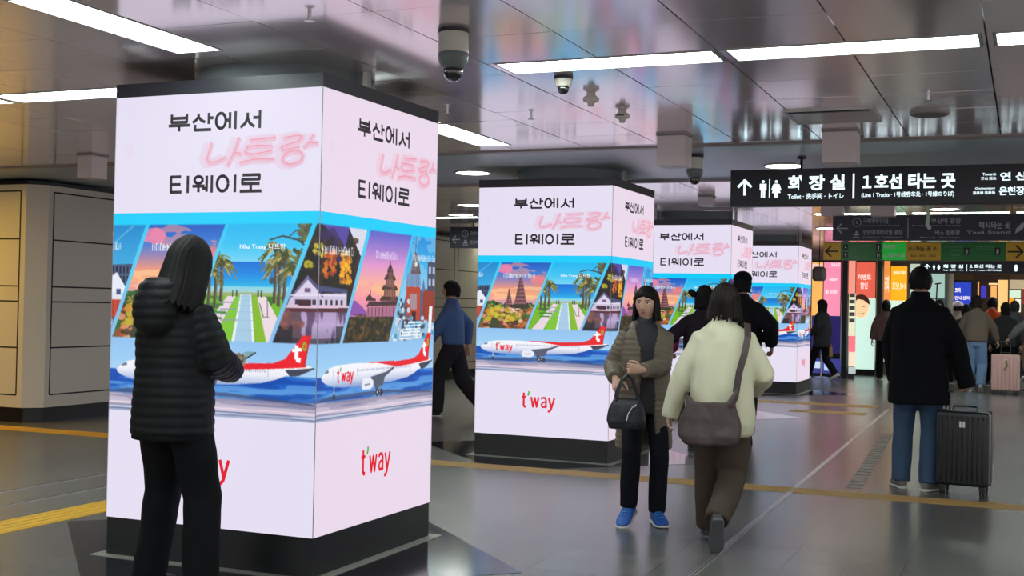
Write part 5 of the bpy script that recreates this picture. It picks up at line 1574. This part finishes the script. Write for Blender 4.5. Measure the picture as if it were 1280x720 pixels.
        if collar:
            r, h = collar; c = self.sp(z(1.45)); q = self.neck
            skin_rings(bm, [ering(bm, q + V(0, self.lean * dz - .004, dz), rr * k, rr * k * 1.02, 24) for dz, rr in ((-.06 * k, r * 1.35), (0, r * 1.05), (h * .6 * k, r), (h * k, r * .96))])
        if extra: extra(bm, self)
        me = remesh(bm, voxel, smooth)
        if fold: folds(me, fold * k, fold_freq, seed, (1, 1, .6))
        if quilting:
            step, depth = quilting
            bones = [[self.sp(z(.3)), self.sp(z(1.6))], self.arm[-1], self.arm[1]]
            quilt(me, bones, step * k, depth * k, [.19 * k, .085 * k, .085 * k])
        return link_mesh(name, me, m, self.root)


HAIRB = mat('black_hair', (22, 19, 20), rough=.62, spec=.22, bump=(90, .5))
HAIRD = mat('dark_hair', (32, 25, 23), rough=.62, spec=.22, bump=(90, .5))
m_rub = mat('sole_white', (206, 204, 198), rough=.6); m_rubd = mat('sole_dark', (54, 54, 58), rough=.65, bump=(120, .4)); m_shoeblk = mat('shoe_black', (26, 26, 30), rough=.5)

# ---- 1. person with long black hair in a black quilted jacket, reading a phone
fig = Figure('person with long black hair and black hooded puffer reading a phone by the nearest pillar', (-3.655, 4.65), -math.radians(4), H=1.645, lean=.05, side=-.05, headside=.045,
             ankles={-1: ((-.15, .03, .085), .12, 0), 1: ((.215, -.03, .085), -.18, 0)},
             wrists={-1: (-.04, .28, 1.045), 1: (.12, .26, 1.035)}, elbow_pole={-1: (-.8, -.6, -.6), 1: (.65, -.9, -.5)}, turn=.06, nod=.42, head_fwd=.03)
k = fig.k
fig.body(hands={1: dict(d=(-.35, .85, .18), palm=(-.35, .1, 1), thumb=(-.9, .1, .2), curl=.55), -1: dict(d=(.75, .62, .10), palm=(.2, .1, 1), thumb=(0, .9, .5), curl=.5)})
m_puff = mat('black_puffer', (16, 17, 21), rough=.6, spec=.28, bump=(60, .25))
def hoodf(bm, F):
    k = F.k; c = F.sp(F.z(1.46)) + V(0, -.07 * k, 0)
    rings = []
    for f, rx, ry, y, z in ((0, .05, .03, -.075, -.205), (.1, .105, .06, -.075, -.17), (.3, .135, .075, -.065, -.09), (.55, .138, .088, -.045, -.015), (.8, .125, .092, -.02, .045), (1, .105, .088, .0, .075)):
        rings.append(ering(bm, c + V(0, y * k, z * k), rx * k, ry * k, 24))
    skin_rings(bm, rings)
fig.top(m_puff, [(.775, .205, .155, .0), (.80, .212, .162, .0), (.95, .208, .158, .0), (1.10, .196, .146, 0), (1.25, .202, .146, 0), (1.36, .196, .132, 0), (1.43, .135, .10, 0), (1.47, .09, .08, 0)],
        sleeve=(.088, .082, .066), quilting=(.047, .0065), fold=.005, collar=(.085, .09), voxel=.0085, smooth=2, extra=hoodf, seed=2)
bm = bmesh.new(); skin_rings(bm, [ering(bm, fig.sp(fig.z(q)), r * k, r2 * k, 30, .85) for q, r, r2 in ((.755, .196, .148), (.758, .205, .156), (.785, .206, .157), (.79, .198, .150))]); obj('hem_band', bm, mat('black_rib', (14, 14, 18), rough=.8, spec=.2, bump=(200, .4)), fig.root, smooth=True)
fig.trousers(mat('black_cloth', (14, 15, 19), rough=.85, spec=.2, bump=(180, .25)), waist=(.195, .140), thigh=.108, knee=.092, hem=.080, hemz=.04, fold=.010, seed=3, voxel=.0105)
for s in (-1, 1): shoe(fig.root, fig.ank[s], fig.foot[s][1], 0, k, m_shoeblk, m_rubd)
hair(fig.HM, HAIRB, fig.root, fig.hs * 1.12, length=.225, opening=.85, fringe=.05, flare=1.30, seed=5, rough=.0015, back=.0, thick=.03, tips=.010)
c1 = fig
# the phone in the right hand
def world_of(F, p): return Matrix.Translation(F.root.location) @ Matrix.Rotation(F.root.rotation_euler.z, 4, 'Z') @ Vector(p)
pw = fig.wri[1] + V(-.050, .125, .050)
ph = thing('phone', 'dark smartphone held in the hand of the person in the black quilted jacket', 'phone', world_of(fig, pw), fig.root.rotation_euler.z - .15)
M = Matrix.Rotation(math.radians(24), 4, 'X')
bm = bmesh.new(); box(bm, -.037, .037, -.078, .078, -.0045, .0035, M); obj('case', bm, mat('phone_case', (44, 46, 52), rough=.3), ph, bevel=.003)
bm = bmesh.new(); box(bm, -.034, .034, -.074, .074, .0036, .0042, M); obj('display', bm, mat('phone_display', (112, 150, 160), rough=.15, emit=.35), ph)

# ---- 2. woman in an olive quilted long coat, walking this way
fig = Figure('older woman in an olive quilted coat over black clothes and blue trainers, walking this way', (-2.27, 7.62), math.radians(180 + 24), H=1.50, lean=-.01,
             ankles={-1: ((-.085, .06, .083), .10, .0), 1: ((.10, .11, .125), -.42, .28)},
             wrists={-1: (.035, .235, .985), 1: (.21, .17, .93)}, elbow_pole={-1: (-.5, -.6, -.6), 1: (.12, -1, -.3)}, turn=-.42, nod=.02, shoulder=.165)
k = fig.k
fig.body(skin=(196, 154, 134), female=True, hands={-1: dict(d=(.93, .15, .12), palm=(.0, -1, .0), thumb=(0, .2, 1), curl=1.15), 1: dict(d=(-.1, .8, -.6), palm=(-.6, -.3, -.9), thumb=(-.8, .4, 0), curl=1.2)})
m_olive = mat('olive_puffer', (104, 92, 76), rough=.5, spec=.45, bump=(55, .25), sheen=.15)
m_blk = mat('black_knit', (26, 26, 31), rough=.65, bump=(120, .3))
fig.top(m_blk, [(.80, .165, .125, .01), (.95, .166, .128, .012), (1.10, .152, .120, .012), (1.28, .160, .122, .010), (1.40, .135, .105, 0), (1.46, .08, .075, .005)], sleeve=(.055, .045, .036), name='shirt', fold=.007, collar=(.066, .055), voxel=.011, seed=4)
fig.top(m_olive, [(.545, .205, .165, .0), (.57, .212, .170, 0), (.75, .205, .164, 0), (.95, .200, .156, 0), (1.12, .188, .146, 0), (1.28, .192, .144, 0), (1.38, .178, .130, 0), (1.44, .128, .105, 0), (1.475, .10, .09, 0)],
        sleeve=(.080, .072, .056), name='coat', opened=[.36, .36, .34, .30, .24, .30, .50, .80, .95], quilting=(.040, .0078), fold=.004, voxel=.0085, smooth=1, seed=5)
fig.trousers(mat('navy_trousers', (18, 19, 28), rough=.85, spec=.2, bump=(160, .2)), waist=(.158, .115), thigh=.082, knee=.070, hem=.064, hemz=.075, fold=.006, seed=6)
m_blue = mat('blue_trainer', (24, 84, 168), rough=.5, bump=(150, .4))
for s in (-1, 1): shoe(fig.root, fig.ank[s], fig.foot[s][1], fig.foot[s][2], k * 1.12, m_blue, m_rub, lace=mat('lace_blue', (60, 120, 190), rough=.7))
hair(fig.HM, HAIRB, fig.root, fig.hs * 1.04, length=.105, opening=1.2, fringe=.070, flare=1.22, seed=8, rough=.003, thick=.022, back=.0, tips=.006)
c2 = fig
# black handbag hooked over her right forearm
hp = at(783, 530, 7.27)
hb = thing('handbag', 'black nylon handbag with white zip on the arm of the woman in the quilted coat', 'bag', hp, fig.root.rotation_euler.z + .1)
hb.scale = (.86, .86, .86)
m_nylon = mat('black_nylon', (30, 31, 37), rough=.5, bump=(90, .35))
bm = bmesh.new()
skin_rings(bm, [ering(bm, V(0, 0, z), rx, ry, 28, .6) for z, rx, ry in ((-.035, .08, .035), (-.03, .128, .062), (.02, .142, .072), (.08, .136, .066), (.14, .118, .052), (.175, .098, .034), (.185, .085, .018))])
me = remesh(bm, .006, 1); folds(me, .006, 14, 9, (1, 1, 1)); o = link_mesh('bag_body', me, m_nylon, hb)
bm = bmesh.new()
for y in (-.03, .03): tube(bm, [(-.085, y, .14), (-.075, y, .22), (-.035, y * .6, .325), (0, y * .4, .355), (.035, y * .6, .325), (.075, y, .22), (.085, y, .14)], .0085, 8)
obj('handle', bm, m_nylon, hb)
bm = bmesh.new(); strip(bm, [(-.055, .066, .145), (-.02, .074, .12), (.008, .078, .075), (.018, .079, .03)], .006, .003, (0, 1, .2)); obj('zip', bm, mat('zip_white', (220, 220, 220), rough=.4), hb)
bm = bmesh.new(); tube(bm, [(-.02, .076, .125), (-.032, .082, .138), (-.045, .08, .128)], .004, 8); obj('zip_pull', bm, m_steel, hb)

# ---- 3. person in a cream jacket walking away with a brown shoulder bag
fig = Figure('person with short black hair in a cream jacket and brown trousers walking away', (-1.63, 7.05), math.radians(13), H=1.51, lean=.05,
             ankles={-1: ((-.07, .20, .083), .05, 0), 1: ((-.02, -.235, .190), .10, 1.08)}, knee_pole={1: (.30, 1, 0)},
             wrists={-1: (-.29, .05, .79), 1: (.20, .22, .92)}, elbow_pole={-1: (-.4, -.9, .0), 1: (.40, -.9, -.4)}, shoulder=.175, turn=-.05)
k = fig.k
fig.body(female=True, hands={1: dict(curl=.8), -1: dict(curl=.5)})
m_creamj = mat('cream_jacket', (208, 203, 174), rough=.75, bump=(90, .2), sheen=.1)
fig.top(m_creamj, [(.735, .175, .135, 0), (.755, .200, .158, 0), (.82, .220, .176, 0), (1.02, .204, .164, 0), (1.22, .198, .154, 0), (1.35, .186, .134, 0), (1.43, .138, .105, 0), (1.47, .09, .085, 0)],
        sleeve=(.084, .074, .056), fold=.017, collar=(.082, .10), voxel=.0105, seed=7, fold_freq=7, sleeve_end=.07)
fig.trousers(mat('brown_corduroy', (62, 48, 38), rough=.8, bump=(140, .3)), waist=(.175, .130), thigh=.104, knee=.094, hem=.082, hemz=.08, fold=.009, seed=8)
for s in (-1, 1): shoe(fig.root, fig.ank[s], fig.foot[s][1], fig.foot[s][2], k * 1.02, mat('grey_suede', (60, 58, 60), rough=.7), mat('sole_grey', (84, 84, 88), rough=.7, bump=(80, .6)))
hair(fig.HM, HAIRD, fig.root, fig.hs * 1.08, length=.085, opening=1.0, fringe=.05, flare=1.40, seed=11, rough=.006, tips=.016, thick=.03)
c3 = fig
bag = thing('shoulder_bag', 'dark brown slouchy shoulder bag on the back of the person in the cream jacket', 'bag', fig.root.location, fig.root.rotation_euler.z)
z = fig.z; cz = .765 * k
m_brown = mat('brown_nylon', (64, 48, 46), rough=.55, bump=(70, .3))
bm = bmesh.new()
by = -.235 * k; bx = -.075 * k
rows = []
for zz, x0, x1, d in ((-.135, -.11, .12, .03), (-.122, -.165, .172, .055), (-.07, -.200, .200, .068), (0, -.200, .196, .065), (.05, -.188, .182, .055), (.10, -.160, .165, .042), (.145, -.145, .155, .028)):
    rows.append(ering(bm, V(bx + (x0 + x1) / 2 * k, by + .03 * k * (zz / .1 if zz < 0 else 0), cz + .06 * k + zz * k), (x1 - x0) / 2 * k, d * k, 30, .8))
skin_rings(bm, rows)
tube(bm, [V(bx + .12 * k, by + .01, cz + .18 * k), V(bx + .155 * k, by + .02, cz + .25 * k), V(bx + .168 * k, by + .035, cz + .30 * k)], [(.05 * k, .03 * k), (.035 * k, .02 * k), (.024 * k, .012 * k)], 14)
tube(bm, [V(bx - .12 * k, by + .01, cz + .17 * k), V(bx - .15 * k, by + .03, cz + .24 * k)], [(.04 * k, .025 * k), (.016 * k, .010 * k)], 12)
me = remesh(bm, .007, 2); folds(me, .009, 11, 12, (1, 1, .7)); link_mesh('bag_body', me, m_brown, bag)
bm = bmesh.new()
sh = fig.sp(1.43 * k)
strip(bm, [V(bx + .160 * k, by + .022, cz + .27 * k), V(.105 * k, -.196 * k, 1.17 * k), V(.135 * k, -.172 * k, 1.28 * k), V(.155 * k, -.128 * k, 1.39 * k), V(.152 * k, -.045 * k, 1.478 * k), V(.135 * k, .05 * k, 1.465 * k), V(.08 * k, .15 * k, 1.36 * k), V(-.10 * k, .20 * k, 1.10 * k), V(-.225 * k, .10 * k, .98 * k), V(-.235 * k, -.06 * k, 1.0 * k), V(bx - .150 * k, by + .035, cz + .24 * k)],
      .044 * k, .004, [V(0, -1, 0), V(0, -1, 0), V(.1, -1, .2), V(.2, -.8, .6), V(.2, -.2, 1), V(.2, .6, .8), V(0, 1, .2), V(-.2, 1, .1), V(-1, .4, 0), V(-1, -.5, 0), V(-.3, -1, 0)])
obj('strap', bm, m_brown, bag, bevel=.001)

# ---- 4. man in a black coat with a suitcase, seen from behind
fig = Figure('man in a long black coat and blue jeans standing beside his black ribbed suitcase', (-.78, 10.08), math.radians(2), H=1.735, lean=.0,
             ankles={-1: ((-.125, .05, .085), .35, 0), 1: ((.085, -.04, .085), -.55, 0)},
             wrists={-1: (-.20, .19, .93), 1: (.345, .02, .865)}, elbow_pole={-1: (-.6, -1, 0), 1: (1.0, -.8, 0)}, turn=-.14, shoulder=.18)
k = fig.k
fig.body(skin=(200, 158, 134), hands={1: dict(d=(.05, .05, -1), palm=(-.2, .6, -.2), thumb=(-1, .4, 0), curl=1.25), -1: dict(curl=.5)})
m_wool = mat('black_wool', (15, 16, 21), rough=.9, spec=.18, bump=(150, .3))
fig.top(m_wool, [(.665, .228, .165, 0), (.685, .232, .168, 0), (.85, .220, .160, 0), (1.05, .206, .150, 0), (1.25, .214, .150, 0), (1.37, .204, .134, 0), (1.44, .140, .105, 0), (1.475, .092, .085, 0)],
        sleeve=(.086, .074, .064), name='coat', fold=.006, collar=(.074, .075), voxel=.0105, seed=9, sleeve_end=.10)
fig.top(m_wool, [(1.0, .16, .11, 0), (1.2, .17, .115, 0), (1.38, .15, .10, 0), (1.45, .08, .075, 0)], sleeve=(.06, .05, .04), name='sweater', fold=0, voxel=.014)
fig.trousers(mat('blue_denim', (54, 78, 108), rough=.8, bump=(220, .3), var=(9, .18)), waist=(.172, .122), thigh=.098, knee=.080, hem=.072, hemz=.055, fold=.008, seed=10, name='jeans')
for s in (-1, 1): shoe(fig.root, fig.ank[s], fig.foot[s][1], 0, k, mat('stone_trainer', (112, 106, 98), rough=.6), m_rub)
hair(fig.HM, HAIRB, fig.root, fig.hs * .985, length=.050, opening=1.50, fringe=.055, flare=.80, seed=14, rough=.003, tips=.006, thick=.016)
bm = bmesh.new()
for s in (-1, 1):
    tube(bm, [fig.HM @ (V(s * .088, -.01, .012) * fig.hs), fig.HM @ (V(s * .084, .085, .012) * fig.hs)], .0022, 6)
for s in (-1, 1):
    tube(bm, [fig.HM @ (V(s * .033 + .026 * math.cos(t), .106, .006 + .02 * math.sin(t)) * fig.hs) for t in np.linspace(0, 2 * PI, 16)], .0022, 6)
obj('glasses', bm, m_signbody, fig.root)
c4 = fig


def suitcase(label, loc, rz, W, D, Hh, shell, trim, handle_h, ribs=9, wheel=m_shoeblk, hx=.075, hxo=0.0, hy=-.08):
    root = thing('suitcase', label, 'suitcase', (loc[0], loc[1], 0), rz)
    z0 = .075
    bm = bmesh.new(); vs = box(bm, -W / 2, W / 2, -D / 2, D / 2, z0, z0 + Hh)
    bmesh.ops.bevel(bm, geom=[e for e in bm.edges], offset=.035, segments=4, profile=.6, affect='EDGES')
    obj('shell', bm, shell, root, smooth=True).modifiers.new('e', 'EDGE_SPLIT').split_angle = .7
    for sy in (-1, 1):
        for i in range(ribs):
            x = -W / 2 + .045 + (W - .09) * i / (ribs - 1); bm = bmesh.new()
            tube(bm, [(x, sy * (D / 2 - .006), z0 + .04), (x, sy * (D / 2 + .002), z0 + .07), (x, sy * (D / 2 + .002), z0 + Hh - .07), (x, sy * (D / 2 - .006), z0 + Hh - .04)], (.011, .007), 10)
            obj('rib', bm, shell, root, smooth=True)
    bm = bmesh.new(); box(bm, -W / 2 - .003, W / 2 + .003, -.007, .007, z0 + .004, z0 + Hh + .003); obj('seam_frame', bm, trim, root, bevel=.003)
    bm = bmesh.new(); tube(bm, [(-.09, .0, z0 + Hh), (-.085, 0, z0 + Hh + .028), (.0, 0, z0 + Hh + .034), (.085, 0, z0 + Hh + .028), (.09, 0, z0 + Hh)], (.012, .007), 10); obj('carry_handle', bm, trim, root)
    bm = bmesh.new()
    for s in (-1, 1): tube(bm, [(hxo + s * hx, hy, z0 + Hh - .05), (hxo + s * hx, hy, z0 + Hh + handle_h)], .0065, 10)
    tube(bm, [(hxo - hx - .02, hy, z0 + Hh + handle_h), (hxo + hx + .02, hy, z0 + Hh + handle_h)], (.013, .011), 12, round_ends=True); obj('pull_handle', bm, trim, root)
    bm = bmesh.new(); box(bm, -.02, .02, -D / 2 - .010, -D / 2, z0 + Hh - .12, z0 + Hh - .075); obj('badge', bm, m_steel, root)
    for sx in (-1, 1):
        for sy in (-1, 1):
            x, y = sx * (W / 2 - .05), sy * (D / 2 - .045); bm = bmesh.new()
            for o in (-.012, .012): lathe(bm, [(.001, -.007), (.026, -.007), (.028, 0), (.026, .007), (.001, .007)], 18, Matrix.Translation((x + o, y, .028)) @ Matrix.Rotation(PI / 2, 4, 'Y'))
            wh = obj('wheel', bm, wheel, root, smooth=True)
            bm = bmesh.new(); box(bm, x - .022, x + .022, y - .018, y + .018, .035, z0 + .01); obj('fork', bm, trim, wh, bevel=.004)
    return root
m_shell = mat('graphite_shell', (34, 35, 39), rough=.33, spec=.5, bump=(30, .1)); m_trim = mat('luggage_trim', (40, 42, 44), rough=.4)
hw = world_of(fig, fig.wri[1])
suitcase('black ribbed hard shell suitcase on wheels beside the man in the black coat', (-.435, 10.02), math.radians(-6), .385, .25, .565, m_shell, m_trim, .145, hx=.014, hxo=-.125, hy=0)

# ---- 5-6. two people walking away behind the person in the cream jacket
def simple(label, loc, heading, H, hairlen, top, prof, trouser, shoes, stride=.22, female=False, lean=.02, sleeve=(.08, .07, .055), wr=None, turn=0, quilting=None, hairm=HAIRB, hf=1.0, lift=None, fold=.006, knit='jacket', collar=(.075, .05), hem=.07, thigh=.092, kneer=.078, skin=(206, 162, 138), poles=None, fine=False, ank=None, opening=1.15, sole=m_rub, hairrough=.005, voxel=.013, hairscale=1.04, nod=0.0):
    ank = ank or {-1: ((-.09, stride, .085), 0, 0), 1: ((.09, -stride, .14), 0, .5)}
    F = Figure(label, loc, heading, H=H, lean=lean, ankles=ank, wrists=wr, elbow_pole=poles, turn=turn, hipdrop=.02 if stride > .15 else 0, nod=nod)
    F.body(skin=skin, female=female, fine=fine, voxel=.016, hands={s: dict(curl=.6) for s in (-1, 1)})
    F.top(mat(*top[:2], rough=.8, spec=.25, bump=(90, .25)), prof, sleeve=sleeve, name=knit, fold=fold, collar=collar, voxel=voxel, quilting=quilting, seed=len(label))
    F.trousers(mat(*trouser[:2], rough=.85, spec=.2, bump=(140, .25)), thigh=thigh, knee=kneer, hem=hem, hemz=.06, voxel=voxel, seed=len(label) + 1, name='jeans' if 'denim' in trouser[0] else 'trousers')
    for s in (-1, 1): shoe(F.root, F.ank[s], ank[s][1], ank[s][2], F.k, mat(*shoes, rough=.6), sole)
    if hairlen is not None: hair(F.HM, hairm, F.root, F.hs * hairscale, length=hairlen, opening=opening, fringe=.052, flare=hf, seed=len(label), rough=hairrough, thick=.02, n=64, nv=20)
    return F
JK = [(.85, .195, .145, 0), (.87, .205, .155, 0), (1.0, .205, .155, 0), (1.2, .205, .15, 0), (1.36, .195, .13, 0), (1.43, .135, .10, 0), (1.47, .09, .08, 0)]
LONG = [(.62, .215, .165, 0), (.64, .22, .17, 0), (.9, .21, .16, 0), (1.2, .205, .15, 0), (1.36, .195, .13, 0), (1.43, .135, .10, 0), (1.47, .09, .08, 0)]
p = ground(866, 566)
F5 = simple('dark haired person in a black top with magenta sleeve, left behind the cream jacket', (p.x + .07, p.y + .05), math.radians(14), 1.61, .10, ('plum_black', (34, 26, 34)), JK, ('light_trousers', (206, 202, 198)), ('shoe_black', (26, 26, 30)), stride=.2, female=True, hf=1.15, wr={-1: (-.30, .05, .98), 1: (.2, .2, 1.0)}, sole=m_rubd)
bm = bmesh.new(); a, e, w = F5.arm[-1]; tube(bm, [e.lerp(w, .25), e.lerp(w, .9)], [.077 * F5.k, .064 * F5.k], 20); obj('sleeve_patch', bm, mat('magenta_cloth', (140, 24, 74), rough=.7), F5.root, smooth=True)
p = ground(943, 574)
F6 = simple('tall person in a black jacket and black cap, half hidden right behind the cream jacket', (p.x * 1.13 - .16, p.y * 1.13), math.radians(10), 1.78, .07, ('black_padded', (18, 19, 23)), JK, ('black_cloth', (14, 15, 19)), ('shoe_black', (26, 26, 30)), stride=.24, hf=.9, sleeve=(.092, .085, .065), sole=m_rubd, wr={-1: (-.2, .22, 1.0), 1: (.31, .05, 1.02)})
bm = bmesh.new(); skin_rings(bm, [ering(bm, F6.hc + V(0, -.005, q * F6.hs), r * F6.hs, r * 1.15 * F6.hs, 28) for q, r in ((.045, .096), (.055, .097), (.09, .088), (.12, .062), (.135, .03), (.138, .005))]); obj('cap', bm, m_wool, F6.root, smooth=True)
bm = bmesh.new(); tube(bm, [F5.hc + V(-.10, -.03, .03), F5.hc + V(-.125, -.03, .05)], .032, 14, round_ends=True); obj('hair_bun', bm, HAIRB, F5.root, smooth=True)

# ---- 7. man in a blue sweater walking left, in the gap between the pillars
p = ground(560, 521)
F7 = simple('man in a blue sweater and dark wide trousers striding left between the first two pillars', (p.x + .05, p.y), math.radians(100), 1.66, .06, ('blue_sweater', (78, 104, 150)), [(.93, .165, .125, 0), (.95, .185, .14, 0), (1.05, .19, .145, 0), (1.2, .19, .14, 0), (1.36, .185, .125, 0), (1.43, .13, .095, 0), (1.47, .085, .08, 0)],
            ('charcoal_trousers', (40, 38, 42)), ('shoe_black', (26, 26, 30)), hf=.85, thigh=.112, kneer=.105, hem=.10, sleeve=(.08, .072, .05), knit='sweater', fine=True,
            wr={-1: (-.2, .26, .86), 1: (.24, -.12, .88)}, ank={-1: ((-.09, .18, .085), 0, 0), 1: ((.09, -.36, .16), 0, .7)}, sole=m_rub, lean=.05)
q = world_of(F7, F7.wri[-1] + V(0, .09, -.06))
t = thing('drink_carton', 'small white carton in the hand of the man in the blue sweater', 'carton', q, F7.root.rotation_euler.z)
bm = bmesh.new(); box(bm, -.03, .03, -.025, .025, -.055, .055); obj('carton', bm, mat('carton_white', (190, 180, 160), rough=.5), t, bevel=.004)
bm = bmesh.new(); box(bm, -.015, .015, -.012, .012, .055, .066); obj('cap', bm, mat('carton_cap', (150, 60, 50), rough=.5), t)
p = ground(541, 519)
F7b = simple('person in black mostly hidden behind the nearest pillar, ahead of the blue sweater', (p.x - .27, p.y - .35), math.radians(80), 1.70, .09, ('black_padded', (18, 19, 23)), LONG, ('black_cloth', (14, 15, 19)), ('shoe_black', (26, 26, 30)), sole=m_rubd)

# ---- 8... people farther down the hall
p = ground(1027, 475)
F8 = simple('woman with long black hair in a dark puffer jacket striding left before the pink poster', (p.x, p.y), math.radians(62), 1.62, .26, ('dark_puffer', (46, 46, 50)), [(.70, .20, .155, 0), (.72, .205, .16, 0), (1.0, .205, .155, 0), (1.2, .205, .15, 0), (1.36, .195, .13, 0), (1.43, .135, .10, 0), (1.47, .09, .08, 0)], ('black_cloth', (14, 15, 19)), ('pale_trainer', (196, 190, 182)), stride=.26, female=True, quilting=(.06, .006), hf=1.0, wr={-1: (-.24, .12, .90), 1: (.27, .04, .80)})
q = world_of(F8, F8.wri[1])
t = thing('shopping_bag', 'tan shopping bag hanging from the hand of the woman in the dark puffer', 'bag', (q.x, q.y, q.z - .36), F8.root.rotation_euler.z + .3)
bm = bmesh.new(); skin_rings(bm, [ering(bm, V(0, 0, z), rx, ry, 20, .5) for z, rx, ry in ((0, .12, .05), (.01, .13, .06), (.2, .125, .05), (.26, .115, .02))]); obj('bag_body', bm, mat('tan_bag', (170, 128, 70), rough=.6), t, smooth=True)
bm = bmesh.new()
for y in (-.02, .02): tube(bm, [(-.06, y, .25), (-.02, y * .5, .34), (.02, y * .5, .34), (.06, y, .25)], .006, 8)
obj('handle', bm, m_trim, t)
p = ground(1103, 476)
F9 = simple('person in a mauve brown jacket and dark trousers, left behind the black coat', (p.x + .05, p.y), math.radians(10), 1.64, .10, ('mauve_jacket', (112, 84, 80)), JK, ('black_cloth', (14, 15, 19)), ('shoe_black', (26, 26, 30)), stride=.2, female=True, sleeve=(.09, .082, .06))
p = ground(1110, 474)
q = world_of(F9, F9.wri[1] + V(0, .02, -.07))
t = thing('tote_bag', 'orange bag hanging low beside the person in the mauve jacket', 'bag', (q.x, q.y, q.z - .42), .2)
bm = bmesh.new(); skin_rings(bm, [ering(bm, V(0, 0, z), rx, ry, 20, .5) for z, rx, ry in ((0, .05, .03), (.01, .075, .04), (.18, .07, .035), (.25, .05, .012))]); obj('bag_body', bm, mat('orange_bag', (244, 150, 56), rough=.6), t, smooth=True)
bm = bmesh.new(); tube(bm, [(-.03, 0, .24), (-.01, 0, .42), (.01, 0, .42), (.03, 0, .24)], .006, 8); obj('handle', bm, m_trim, t)

p = ground(1212, 490)
SW = [(.90, .175, .13, 0), (.92, .20, .155, 0), (1.05, .205, .155, 0), (1.2, .205, .15, 0), (1.36, .20, .13, 0), (1.43, .135, .10, 0), (1.47, .085, .08, 0)]
F10 = simple('man in a brown sweater and light blue jeans walking away beside the pink suitcase', (p.x + .09, p.y + .1), math.radians(0), 1.70, .075, ('brown_sweater', (104, 92, 80)), SW, ('light_denim', (112, 142, 176)), ('grey_trainer', (150, 148, 146)), stride=.1, hf=.92, sleeve=(.088, .08, .058), knit='sweater', wr={-1: (-.30, .12, .90), 1: (.34, .18, .92)}, hairm=HAIRD, thigh=.10, kneer=.088, hem=.08)
p = ground(1256, 494)
t = suitcase('pink hard shell suitcase on wheels between the brown sweater man and the grey top person', (p.x, p.y + .15), 0.05, .46, .27, .62, mat('pink_shell', (198, 158, 150), rough=.4), m_trim, .22, ribs=7)
bm = bmesh.new(); strip(bm, [V(0, -.142, .60), V(.02, -.15, .50), V(-.03, -.152, .42)], .03, .004, (0, -1, 0)); obj('luggage_tag', bm, mat('olive_tag', (110, 110, 40), rough=.6), t)
p = ground(1288, 492)
F11 = simple('person in a grey sweatshirt and black trousers reaching left, at the right edge', (p.x + .12, p.y + .05), math.radians(28), 1.64, .10, ('grey_sweat', (112, 112, 114)), SW, ('black_cloth', (14, 15, 19)), ('shoe_black', (26, 26, 30)), stride=.15, female=True, sleeve=(.085, .076, .055), knit='sweatshirt', wr={-1: (-.42, .30, .92), 1: (.25, .1, .85)}, poles={-1: (-.3, -1, .3)})
def far(label, u, vtop, H, heading, top, hairlen, cap=None, y=None, **kw):
    """a person farther off whose feet are hidden: distance from the height of the head in view"""
    lo, hi = 12.0, 60.0
    d = ray(u, vtop)
    Y = (H - CAM_H) / d.z * d.y if abs(d.z) > 1e-6 and (H - CAM_H) / d.z > 0 else 26
    Y = y or min(max(Y, 22), 30)
    P = at(u, vtop, Y)
    F = simple(label, (P.x, Y), heading, H, hairlen, top, JK, ('black_cloth', (14, 15, 19)), ('shoe_black', (26, 26, 30)), stride=.12, voxel=.017, **kw)
    if cap:
        bm = bmesh.new(); skin_rings(bm, [ering(bm, F.hc + V(0, -.002, q * F.hs), r * F.hs, r * 1.15 * F.hs, 24) for q, r in ((.03, .098), (.045, .099), (.09, .09), (.12, .064), (.137, .03), (.14, .005))])
        skin = mat(*cap, rough=.6); obj('cap', bm, skin, F.root, smooth=True)
        bm = bmesh.new(); sgn = 1; skin_rings(bm, [ering(bm, F.HM @ V(0, .10, zz), .07, .075, 20) for zz in (.034, .042)]); obj('cap_brim', bm, skin, F.root, smooth=True)
    return F
far('person in a white cap and pale knit jacket, left of the brown sweater man', 1199, 377, 1.60, math.radians(70), ('pale_knit', (168, 160, 134)), .05, ('white_cap', (240, 226, 226)), y=25.5)
far('person with black hair close behind the white cap', 1208, 382.5, 1.55, math.radians(20), ('charcoal_jacket', (44, 44, 48)), .12, y=24.6, female=True)
far('person in an orange hooded top right behind the brown sweater man', 1240, 371.5, 1.70, math.radians(-20), ('orange_top', (214, 84, 40)), .06, y=25.3)
far('person in a dark green coat between the orange top and the grey sweatshirt', 1257, 380.5, 1.60, math.radians(0), ('dark_green_coat', (52, 56, 54)), .12, y=24.2, female=True)
far('person in black farther back above the grey sweatshirt', 1269, 378.5, 1.66, math.radians(30), ('charcoal_jacket', (44, 44, 48)), .08, y=27.5)
far('person in dark clothes farther back left of the brown sweater man', 1216, 379, 1.62, math.radians(10), ('charcoal_jacket', (44, 44, 48)), .08, y=27.8)
far('person in orange standing by the grey column in the shop', 1175, 374, 1.66, math.radians(150), ('orange_top', (214, 84, 40)), .06, y=27.9)
